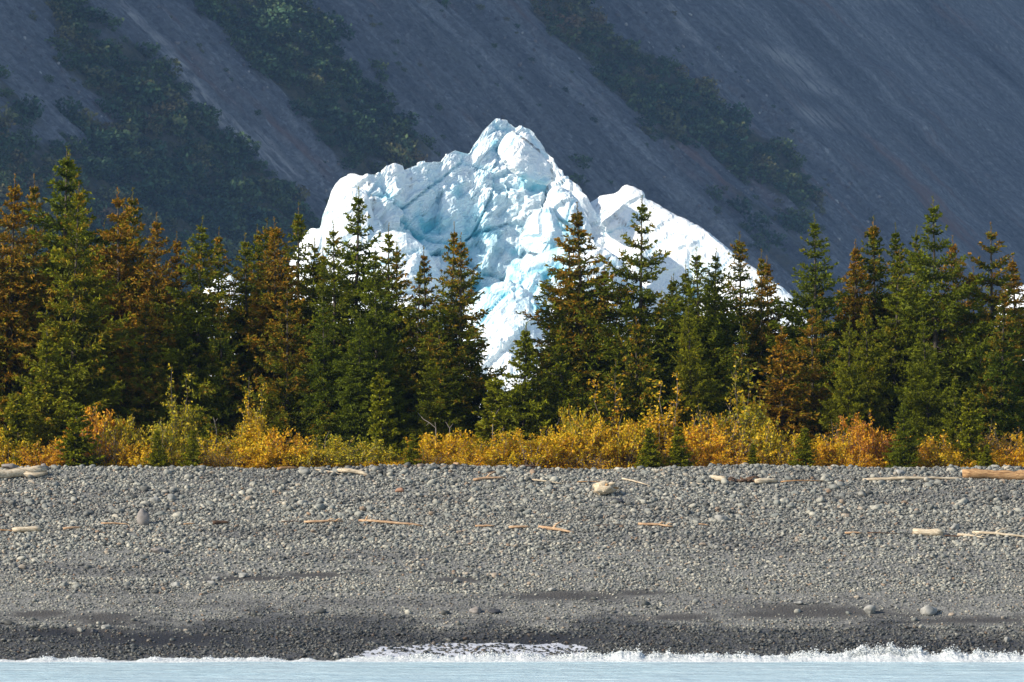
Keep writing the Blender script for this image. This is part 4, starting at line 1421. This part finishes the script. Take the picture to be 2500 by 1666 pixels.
# px, py (tip), distance, variant, width, rust, lightness, label
TREES = [
    (20, 428, 309, 'L5', .85, .95, .55, 'narrow rust brown spruce at the left edge of the photo'),
    (-30, 470, 312, 'L2', 1.0, .55, .4, 'dark spruce cut off by the left edge of the photo'),
    (74, 428, 316, 'L8', .7, .7, .3, 'rusty spire leaning close to the tallest spruce, on its left'),
    (145, 358, 313, 'L3', .95, .34, .25, 'tallest broad dark spruce at left with ragged top'),
    (165, 366, 317, 'L0', .7, .3, .3, 'second tip right behind the tallest left spruce'),
    (176, 447, 306.5, 'L1', .75, .5, .75, 'lighter green spruce in front of the tallest left spruce'),
    (241, 536, 315, 'L6', .8, .35, .2, 'dark side spruce just right of the tallest left spruce'),
    (307, 459, 311, 'L9', .88, 1.0, .6, 'bright orange brown spruce, left one of the tall pair'),
    (335, 459, 313, 'L0', .72, .55, .7, 'greenish spire close behind the orange brown spruce'),
    (281, 495, 317, 'L2', .7, .6, .6, 'olive spire left of the bright orange brown spruce'),
    (374, 520, 310, 'L1', .75, .92, .4, 'rusty spruce right of the greenish spire at left'),
    (421, 566, 313, 'L5', .7, .95, .4, 'short rusty spire beside the dark notch at left'),
    (478, 527, 309, 'L7', .85, .42, .6, 'yellow green pointed spruce right of the short rusty spire'),
    (531, 554, 312, 'L8', .72, .62, .45, 'brownish spire before the low iceberg at left'),
    (603, 569, 312, 'L0', .75, .42, .7, 'light green thin spire right of the low left iceberg'),
    (630, 548, 318, 'L2', .75, .45, .3, 'dark thin spire left of a pointed dark spruce'),
    (655, 533, 314, 'L4', .75, .45, .35, 'dark pointed spruce left of the rusty one by the ice'),
    (690, 530, 310, 'L10', .85, .85, .5, 'rust coloured spruce just left of the iceberg foot'),
    (721, 495, 316, 'L2', .7, .45, .5, 'slender green spire at the left foot of the iceberg'),
    (754, 578, 311, 'L7', .75, .45, .8, 'small yellow green spire against the left ice edge'),
    (782, 604, 315, 'L0', .7, .5, .6, 'low thin tip between two green spires on the ice'),
    (821, 537, 309, 'L6', .75, .32, .55, 'green bushy spruce left of the tall dark spire'),
    (864, 457, 312, 'L1', .82, .15, .3, 'tall dark green spire before the left iceberg tower'),
    (948, 546, 310, 'L8', .75, .52, .5, 'thin topped spruce right of the tall dark spire'),
    (972, 590, 314, 'L4', .75, .55, .6, 'shorter spruce close behind the thin topped one'),
    (930, 600, 307, 'L7', .78, .2, .35, 'dark dense spruce in front between two tall spires'),
    (1008, 646, 309, 'L3', .7, .35, .55, 'wide green spruce below the blue ice crack'),
    (1054, 602, 313, 'L8', .72, .8, .4, 'reddish spruce, leftmost of the three centre spires'),
    (1086, 543, 310, 'L8', .66, .62, .35, 'tallest of the three spires before the ice centre'),
    (1128, 567, 308, 'L6', .84, .62, .3, 'dark spruce left of the ice gap with wide right branches'),
    (1274, 789, 304.5, 'M0', .85, .2, .6, 'small green spruce standing in the ice gap'),
    (1384, 580, 312, 'L9', 1.02, .50, .35, 'spruce right of the ice gap with wide left branches'),
    (1444, 495, 310, 'L5', .92, .72, .2, 'tall dark rusty spruce right of the ice gap'),
    (1480, 640, 315, 'L2', .75, .5, .3, 'hidden dark spruce between the two tallest centre right spires'),
    (1555, 478, 309.5, 'L3', .78, .42, .35, 'tall open branched spruce before the white right shoulder'),
    (1624, 666, 313, 'L7', .75, .2, .4, 'smaller dark green spruce right of the open branched one'),
    (1689, 645, 313, 'L2', .7, .25, .45, 'green side spire left of the twin green tips'),
    (1715, 602, 309, 'L0', .8, .25, .5, 'left tip of the twin green spruces on white ice'),
    (1742, 603, 311, 'L7', .78, .2, .45, 'right tip of the twin green spruces on white ice'),
    (1810, 566, 313, 'L4', .78, .55, .2, 'dark brown green spruce at the sloping right ice edge'),
    (1861, 610, 311, 'L8', .65, .72, .4, 'very thin reddish spire at the right ice edge'),
    (1881, 624, 314, 'L5', .78, .9, .5, 'rusty spruce right of the very thin reddish spire'),
    (1989, 523, 311, 'L1', .80, .18, .35, 'isolated tall green spruce at the right end of the ice'),
    (2088, 586, 313, 'L5', .75, .8, .5, 'thin topped orange brown spruce right of the isolated one'),
    (2139, 527, 314, 'L10', .82, .55, .25, 'dark rusty spruce in the right group, second in height'),
    (2178, 604, 310, 'L0', .78, .25, .55, 'green spire in front of the dark right group'),
    (2216, 543, 316, 'L2', .72, .5, .25, 'dark twin topped spruce left of the tallest right spire'),
    (2229, 549, 318, 'L7', .65, .4, .25, 'second tip behind the dark twin topped spruce'),
    (2283, 480, 309, 'L3', .82, .25, .4, 'tallest spruce at right with long bare leader'),
    (2336, 577, 314, 'L5', .75, .85, .45, 'orange brown spire right of the tallest right spruce'),
    (2426, 545, 310, 'L9', .85, .62, .35, 'tiered rusty green spruce near the right edge'),
    (2497, 618, 312, 'L5', .9, .8, .4, 'rusty spruce cut off by the right edge of the photo'),
    (2375, 650, 317, 'L4', .8, .6, .3, 'brownish spruce filling between two tall right spires'),
    (2440, 700, 306, 'L2', .8, .55, .1, 'dark brown spruce low at right before the glimpsed ice'),
    # nearer, lower trees
    (115, 800, 305, 'M1', .95, .35, .85, 'mid height light green spruce at left in front row'),
    (230, 740, 307, 'L7', .72, .55, .5, 'dense olive spruce below the tallest left spruce'),
    (350, 720, 307.5, 'L4', .85, .72, .3, 'brown green spruce with bare lower trunk at left'),
    (545, 720, 308, 'L6', .7, .5, .25, 'dark spruce at the shaded hollow left of centre'),
    (700, 700, 307, 'L9', .8, .65, .35, 'olive brown spruce with visible grey trunk left of centre'),
    (790, 720, 306.5, 'L7', .72, .25, .2, 'dark green spruce in front row below the left ice'),
    (880, 760, 305.5, 'L10', .8, .05, .25, 'blue green dense spruce in front row left of centre'),
    (1080, 770, 306, 'L4', .95, .4, .5, 'green and rust spruce in front row before three spires'),
    (942, 912, 303.5, 'S2', .75, .2, .6, 'slim young spruce with visible stem left of centre'),
    (1374, 790, 305, 'M2', .8, .4, .6, 'olive young spruce in front of the wide left branches'),
    (1560, 775, 305, 'M1', .72, .6, .55, 'slim young spruce before the open branched tall one'),
    (1500, 880, 304.5, 'M0', 1.0, .45, .3, 'bushy dark olive spruce above golden shrubs right of centre'),
    (1690, 730, 305.5, 'L7', .72, .25, .9, 'vivid green full spruce below the twin green tips'),
    (1800, 780, 306, 'L2', .75, .5, .15, 'grey green spruce right of the vivid green full one'),
    (1912, 800, 305.5, 'M0', .95, 1.05, .45, 'orange brown bushy spruce above the tall yellow shrub'),
    (1990, 740, 307, 'L9', .8, .75, .4, 'brown speckled spruce below the isolated tall one'),
    (2075, 770, 305, 'L7', .62, .12, .95, 'bright green full spruce in front row at right'),
    (2125, 726, 307, 'L5', .65, .35, .8, 'olive green spruce behind the bright green full one'),
    (2270, 760, 305.5, 'L1', .68, .05, .55, 'dense green spruce below the tallest right spire'),
    (2400, 830, 307, 'L6', .75, .3, .1, 'very dark spruce in the shade at lower right'),
    (2334, 912, 303.8, 'M1', .72, .1, .6, 'small green spruce at lower right before dark shade'),
    (2367, 950, 302.0, 'S2', .75, .25, .95, 'slim light green sapling right of the small green spruce'),
    (2204, 975, 301.3, 'M0', .9, .1, .45, 'small dark green spruce among orange shrubs at right'),
    (1968, 1044, 300.9, 'S0', .9, .05, .5, 'small bushy spruce sapling below the yellow shrub at right'),
    (1590, 1044, 300.9, 'S1', .95, .05, .4, 'dark sapling, left one of the pair right of centre'),
    (1655, 1040, 300.95, 'S0', 1.0, .1, .45, 'dark sapling, right one of the pair right of centre'),
    (1836, 1082, 300.9, 'S2', 1.1, .15, .7, 'low feathery sapling in pale grass right of centre'),
    (2408, 1085, 300.9, 'S1', .9, .05, .4, 'low dark sapling at the beach crest far right'),
    (181, 985, 301.2, 'S0', 1.0, .2, .3, 'dark small spruce among orange shrubs at left'),
    (384, 1050, 300.95, 'S1', .8, .2, .8, 'light green sapling, left one of a pair at left'),
    (470, 1048, 300.9, 'S0', .85, .2, .8, 'light green sapling, right one of a pair at left'),
    (1004, 1058, 300.9, 'S0', .8, .1, .7, 'small green sapling at the crest left of centre'),
    (45, 960, 303.2, 'S1', .9, .4, .6, 'small olive sapling at the far left edge of the shrubs'),
    (1310, 900, 304.5, 'M1', .75, .3, .6, 'green young spruce just right of the ice gap'),
    (1215, 925, 304.5, 'S1', 1.0, .2, .4, 'low dark young spruce at the foot of the ice gap'),
]
for k, (px, py, Y, var, wid, ru, br, lab) in enumerate(TREES):
    add_tree(px, py, Y, var, wid, ru, br, lab, G1, k + 1)
# shaded back row of the wood (cannot be told apart)
rs_ = np.random.RandomState(31)
# nearer half of the back row stands just behind the front trees
bx_ = [10, 55, 100, 160, 215, 270, 320, 385, 440, 490, 555, 610, 665, 715, 770, 830, 890, 950, 1005, 1060, 1110, 1395, 1440, 1500, 1560, 1610, 1660, 1715, 1775, 1830, 1900, 1950, 2010, 2060, 2110, 2165, 2220, 2275, 2330, 2385, 2440, 2490]
bx_ = bx_ + [x_ + 27 for x_ in bx_ if not 1105 < x_ < 1140]
BACK = {21: 'dark back row spruce behind the wide left branches beside the ice gap',
        24: 'dark back row spruce just behind the tall open branched one',
        25: 'back row spruce left of the smaller dark green one, before white ice',
        26: 'back row spruce between smaller dark green spruce and green side spire',
        27: 'back row spruce low behind the twin green tips',
        28: 'back row spruce between the twin tips and the dark brown green one',
        31: 'shaded back row spruce just left of the isolated tall green one',
        32: 'shaded back row spruce just right of the isolated tall green one',
        39: 'shaded back row spruce behind the brownish one between tall right spires',
        40: 'shaded back row spruce low behind the tiered rusty green one',
        73: 'shaded back row spruce under the thin topped orange brown one'}
for k, px in enumerate(bx_):
    py = (715 if k < 42 else 790) + rs_.uniform(-40, 50)
    if 1000 < px < 1130: py += 60
    if 500 < px < 620: py += 40
    a_ = (px + rs_.uniform(-14, 14), py, rs_.uniform(320, 336), 'L%d' % rs_.randint(0, 11), .85, rs_.uniform(.25, .6), rs_.uniform(.1, .4))
    if k in BACK:
        add_tree(*a_, BACK[k], 'shaded back row spruces', k + 200)


# ------------------------------------------------------------------ autumn shrubs
def make_shrub(H, R, seed, nst=46, leaf=.05, dens=1.0, bare=.0):
    rs_ = np.random.RandomState(seed)
    tr, C = [], []
    for k in range(nst):
        a = rs_.uniform(0, 6.28); b = rs_.uniform(0, .25) * R
        p0 = np.array([math.cos(a) * b, math.sin(a) * b, -.05])
        r = R * rs_.uniform(.1, 1.0) ** .7; h = H * rs_.uniform(.55, 1.0) * (1 - .35 * (r / R) ** 2)
        if rs_.uniform() < .14: h *= rs_.uniform(1.15, 1.5)
        a2 = a + rs_.normal(0, .3)
        p3 = np.array([math.cos(a2) * r, math.sin(a2) * r, h])
        p1 = p0 * .6 + p3 * .4 + np.array([0, 0, .15 * h]) + rs_.normal(0, .05, 3)
        p2 = p0 * .25 + p3 * .75 + np.array([0, 0, .1 * h]) + rs_.normal(0, .06, 3)
        pts = np.array([p0, p1, p2, p3])
        tr.append(tube(pts, [.014, .010, .007, .003], 3, 0, 0, False))
        for j in range(rs_.randint(3, 6)):
            tt = rs_.uniform(.35, .95); i = min(2, int(tt * 3)); q = pts[i] + (pts[i + 1] - pts[i]) * (tt * 3 - i)
            e = q + norm(np.array([rs_.normal(), rs_.normal(), abs(rs_.normal()) + .5])) * rs_.uniform(.12, .32) * H * .6
            tr.append(tube(np.array([q, e]), [.006, .002], 3, 0, 0, False))
            m = int(15 * dens)
            s = rs_.uniform(.15, 1.05, m)[:, None]
            C.append(q + (e - q) * s + rs_.normal(0, .045, (m, 3)))
        m = int(20 * dens)
        s = rs_.uniform(.25 + bare, 1, m) * 3
        i = np.minimum(s.astype(int), 2)
        C.append(pts[i] + (pts[i + 1] - pts[i]) * (s - i)[:, None] + rs_.normal(0, .06, (m, 3)))
    C = np.concatenate(C); n = len(C)
    d = norm(rs_.normal(size=(n, 3)) + np.array([0, 0, .2])); b = norm(np.cross(d, rs_.normal(size=(n, 3))))
    s = (leaf * rs_.uniform(.55, 1.3, n))[:, None]
    V = np.stack([C - d * s, C + b * s * .55, C + d * s, C - b * s * .55], 1).reshape(-1, 3)
    tint = np.repeat(np.clip(rs_.normal(.5, .3, n), 0, 1), 4)
    fol = mesh_np('shrub_foliage', V, np.arange(n * 4).reshape(-1, 4), M_LEAF, True, {'tint': tint})
    tv, tf = join(tr)
    return mesh_np('shrub_stems', tv, tf, M_TWIG), fol


SHR = [make_shrub(1.5, 1.2, 400 + k, 54, .044, [1.0, .8, 1.1, .6, .9, .7][k]) for k in range(6)]
SHR.append(make_shrub(2.4, .75, 410, 40, .046, .9, .1))      # tall upright
SHR.append(make_shrub(1.6, 1.1, 411, 60, .036, .32, .1))     # half bare, twiggy


def add_shrub(px, py, Y, var, hw, hue, label, seed):
    """px centre, py top, hw half width in px"""
    if 1380 < px < 1900 and py < 1070: py -= 22
    tp = W(px, py, Y)
    zb = ZB if Y > 302.5 else bz1(tp.x, Y)
    H = tp.z - zb
    H0 = [1.5] * 6 + [2.4, 1.6]; R0 = [1.2] * 6 + [.75, 1.1]
    root = empty('willow_shrub', (tp.x, Y, zb))
    sxy = 1.35 * (hw / F * Y) / R0[var]
    root.scale = (sxy, sxy, H / H0[var]); root.rotation_euler = (0, 0, seed * 2.4)
    tag(root, label, 'shrub', 'autumn shrubs along the crest')
    obj('stem', SHR[var][0], root)
    f = obj('foliage', SHR[var][1], root); f.color = (.5 + (hue - .5) * 1.15 + .02, 0, 0, 1)


# hue: 0 green .. .5 gold .. 1 orange brown
SHRUBS = [
    (15, 1050, 302.6, 1, 75, .42, 'olive yellow shrub at the left edge of the photo'),
    (95, 1075, 302.0, 3, 60, .66, 'low orange shrub between left edge and dark small spruce'),
    (215, 1015, 303.0, 0, 70, .72, 'orange shrub rising behind the dark small spruce at left'),
    (160, 1095, 301.8, 4, 55, .74, 'low orange brown shrub at the foot of the dark small spruce'),
    (262, 1060, 302.2, 7, 60, .62, 'twiggy half bare shrub right of the dark small spruce'),
    (305, 1010, 303.4, 5, 65, .40, 'tall olive yellow shrub with dark shade behind, left'),
    (345, 1080, 301.9, 2, 60, .56, 'golden shrub just left of the light green sapling pair'),
    (440, 965, 303.2, 6, 45, .32, 'tallest upright yellow green shrub at left'),
    (400, 1040, 302.6, 1, 65, .34, 'yellow green shrub at the foot of the tallest upright one'),
    (425, 1100, 301.8, 5, 55, .42, 'low yellow green shrub between the light green saplings'),
    (520, 1050, 302.8, 3, 70, .44, 'olive gold shrub right of the light green sapling pair'),
    (540, 1090, 301.9, 7, 60, .60, 'low twiggy orange shrub below the olive gold one'),
    (622, 985, 303.4, 6, 40, .46, 'upright yellow shrub with a tall tuft left of centre'),
    (610, 1055, 302.5, 0, 70, .50, 'golden shrub below the tall tufted upright one'),
    (680, 1045, 302.4, 4, 75, .62, 'rounded orange gold shrub left of centre'),
    (650, 1100, 301.8, 2, 60, .60, 'low dense gold shrub below the rounded orange one'),
    (750, 1085, 302.0, 5, 65, .46, 'low olive gold shrub right of the rounded orange one'),
    (800, 1065, 302.6, 1, 70, .34, 'olive shrub under the dark green front spruce'),
    (870, 1080, 302.1, 3, 70, .36, 'green tinged shrub left of the small crest sapling'),
    (930, 1085, 302.4, 0, 60, .30, 'dull green shrub beside the small crest sapling'),
    (1065, 1060, 302.6, 2, 70, .56, 'gold shrub right of the small crest sapling'),
    (1050, 1098, 301.8, 7, 60, .66, 'low twiggy rust shrub below the gold one near centre'),
    (1120, 1050, 302.8, 4, 70, .55, 'bushy gold shrub below the bare grey branches'),
    (1150, 1095, 301.9, 1, 65, .58, 'low orange gold shrub under the bare grey branches'),
    (1215, 1055, 302.6, 3, 70, .48, 'yellow shrub at the foot of the ice gap'),
    (1290, 1062, 302.1, 0, 80, .52, 'wide bright golden shrub right of the ice gap'),
    (1370, 1055, 302.3, 2, 80, .55, 'second wide bright golden shrub, right of the first'),
    (1400, 1010, 303.4, 5, 60, .42, 'yellow shrub reaching up into shade right of the gap'),
    (1450, 1040, 302.7, 4, 75, .54, 'golden shrub left of the dark sapling pair'),
    (1480, 1000, 304.2, 6, 60, .58, 'tall pinkish gold shrub below the bushy olive spruce'),
    (1520, 1050, 302.5, 1, 65, .50, 'yellow shrub touching the left dark sapling'),
    (1440, 1100, 301.8, 7, 65, .60, 'low twiggy gold shrub at the crest right of centre'),
    (1625, 1000, 303.4, 6, 60, .55, 'upright gold shrub rising behind the dark sapling pair'),
    (1620, 1098, 301.7, 3, 45, .50, 'low gold shrub between the two dark saplings'),
    (1720, 1060, 302.4, 0, 75, .64, 'orange shrub right of the dark sapling pair'),
    (1745, 1010, 303.4, 7, 70, .50, 'twiggy brown gold shrub under the vivid green spruce'),
    (1820, 975, 303.4, 6, 55, .34, 'tall yellow green shrub, highest of the shrubs at right'),
    (1790, 1050, 302.6, 7, 70, .56, 'greyish twiggy shrub below the tall yellow green one'),
    (1860, 1040, 302.6, 5, 65, .42, 'mustard shrub right of the tall yellow green one'),
    (1780, 1100, 301.8, 4, 65, .66, 'low orange shrub beside the feathery sapling'),
    (1905, 1060, 302.3, 3, 65, .52, 'gold shrub left of the small bushy sapling'),
    (2020, 1070, 302.3, 2, 65, .56, 'gold shrub right of the small bushy sapling'),
    (2045, 1040, 303.2, 7, 60, .66, 'twiggy shrub behind the gold one at right'),
    (2110, 1030, 302.7, 0, 62, .76, 'bright orange shrub below the bright green full spruce'),
    (2085, 1095, 301.9, 1, 60, .68, 'low orange shrub at the crest beside the small dark spruce'),
    (2165, 1050, 302.9, 4, 50, .78, 'orange shrub touching the left of the small dark spruce'),
    (2290, 1060, 302.5, 3, 65, .62, 'orange gold shrub right of the small dark spruce'),
    (2320, 1095, 301.9, 5, 65, .56, 'low golden shrub left of the low dark sapling'),
    (2385, 1040, 303.0, 7, 65, .58, 'thin twiggy gold shrub below the slim light sapling'),
    (2450, 1045, 302.8, 7, 60, .62, 'thin orange twiggy shrub near the right edge'),
    (2465, 1095, 301.9, 2, 65, .64, 'low orange shrub near the right edge of the photo'),
    (2510, 1070, 302.4, 0, 55, .56, 'gold shrub cut off by the right edge of the photo'),
]
for k, s in enumerate(SHRUBS):
    add_shrub(*s, k + 3)

# fine undergrowth between the shrubs: leaves and straw nobody could count
rs_ = np.random.RandomState(93)
n = 76000
ux = rs_.uniform(-21.5, 21.5, n); uy = 301.3 + 1.3 * fbm(np.stack([ux * .5, ux * 0, ux * 0 + 60], 1), 3) + 3.6 * rs_.uniform(0, 1, n) ** 1.2
hh = .60 * (1 + .55 * fbm(np.stack([ux * .7, uy * .7, ux * 0], 1), 3)) * smoothstep(300.3, 302.2, uy)
uz = beach_z(ux, uy) + hh * rs_.uniform(0, 1, n) + .02
C = np.stack([ux, uy, uz], 1)
d = norm(rs_.normal(size=(n, 3)) * np.array([1, 1, 1.6])); b = norm(np.cross(d, rs_.normal(size=(n, 3))))
s = rs_.uniform(.022, .06, n)[:, None]
V = np.stack([C - d * s, C + b * s * .45, C + d * s, C - b * s * .45], 1).reshape(-1, 3)
ug = obj('undergrowth', mesh_np('undergrowth', V, np.arange(n * 4).reshape(-1, 4), M_LEAF, True, {'tint': np.repeat(rs_.uniform(.1, 1, n), 4)}))
ug.color = (.62, 0, 0, 1)
tag(ug, 'low golden and rusty undergrowth between the shrubs along the crest', 'undergrowth', None, 'stuff')

# bare pale branches standing among the shrubs
BARE = [
    ([(1202, 1070), (1203, 1042), (1206, 1018), (1216, 1002)], [[(1206, 1018), (1200, 1004)], [(1211, 1010), (1219, 998)]], 'bare pale grey branch standing left of the ice gap'),
    ([(1066, 1070), (1064, 1045), (1048, 1032), (1034, 1024), (1020, 1008)], [[(1048, 1032), (1040, 1040)], [(1064, 1045), (1062, 1030)]], 'crooked bare branch curving left below the three spires'),
    ([(1320, 1068), (1335, 1052), (1352, 1046), (1364, 1030), (1366, 1016)], [[(1335, 1052), (1340, 1040)]], 'bowed bare branch right of the ice gap'),
    ([(528, 1078), (528, 1050), (524, 1032), (520, 1018)], [[(528, 1050), (515, 1040)], [(524, 1032), (531, 1022)]], 'forked bare grey branch between shrubs at left'),
    ([(1222, 1076), (1228, 1050), (1230, 1030)], [[(1228, 1050), (1236, 1036)]], 'thin dark bare stem beside the bare pale branch'),
    ([(1096, 1062), (1098, 1046), (1088, 1030)], [[(1098, 1046), (1106, 1034)]], 'short bare twig right of the crooked bare branch'),
]
for k, (ln, subs, lab) in enumerate(BARE):
    Y = 303.6
    P_ = np.array([W(a, b, Y) for a, b in ln])
    P_[0][2] = ZB - .1
    loc = Vector((P_[0][0], Y, ZB))
    P_[:, 1] += np.linspace(0, .3, len(P_))
    root = empty('bare_branch', loc)
    tag(root, lab, 'branch')
    v, q, tt = tube(P_ - np.array(loc), np.linspace(.026, .008, len(P_)), 6, k, .05)
    obj('stem', mesh_np('stem', v, [q, tt], M_DEADWOOD), root)
    for sline in subs:
        S_ = np.array([W(a, b, Y) for a, b in sline]); S_[:, 1] += .15
        v, q, tt = tube(S_ - np.array(loc), [.016, .006], 5, k, .0)
        obj('twig', mesh_np('twig', v, [q, tt], M_DEADWOOD), root)

# ------------------------------------------------------------------ haze
HAZE = 0.000038
hv = np.array([[x, y, z] for x in (-3100, 3100) for y in (-1600, 4400) for z in (-90, 560)], float)
hf = np.array([[0, 1, 3, 2], [4, 6, 7, 5], [0, 4, 5, 1], [2, 3, 7, 6], [0, 2, 6, 4], [1, 5, 7, 3]])
hm = bpy.data.materials.new('haze_air'); hm.use_nodes = True
nt = hm.node_tree
for n_ in list(nt.nodes): nt.nodes.remove(n_)
ho = nt.nodes.new('ShaderNodeOutputMaterial'); pv = nt.nodes.new('ShaderNodeVolumePrincipled')
pv.inputs['Color'].default_value = (.33, .56, 1.0, 1)
pv.inputs['Density'].default_value = HAZE
pv.inputs['Anisotropy'].default_value = 0.1
nt.links.new(pv.outputs[0], ho.inputs['Volume'])
hz = obj('haze', mesh_np('haze', hv, hf, hm, False))
tag(hz, 'thin blue air haze over the whole scene', None, None, 'stuff')
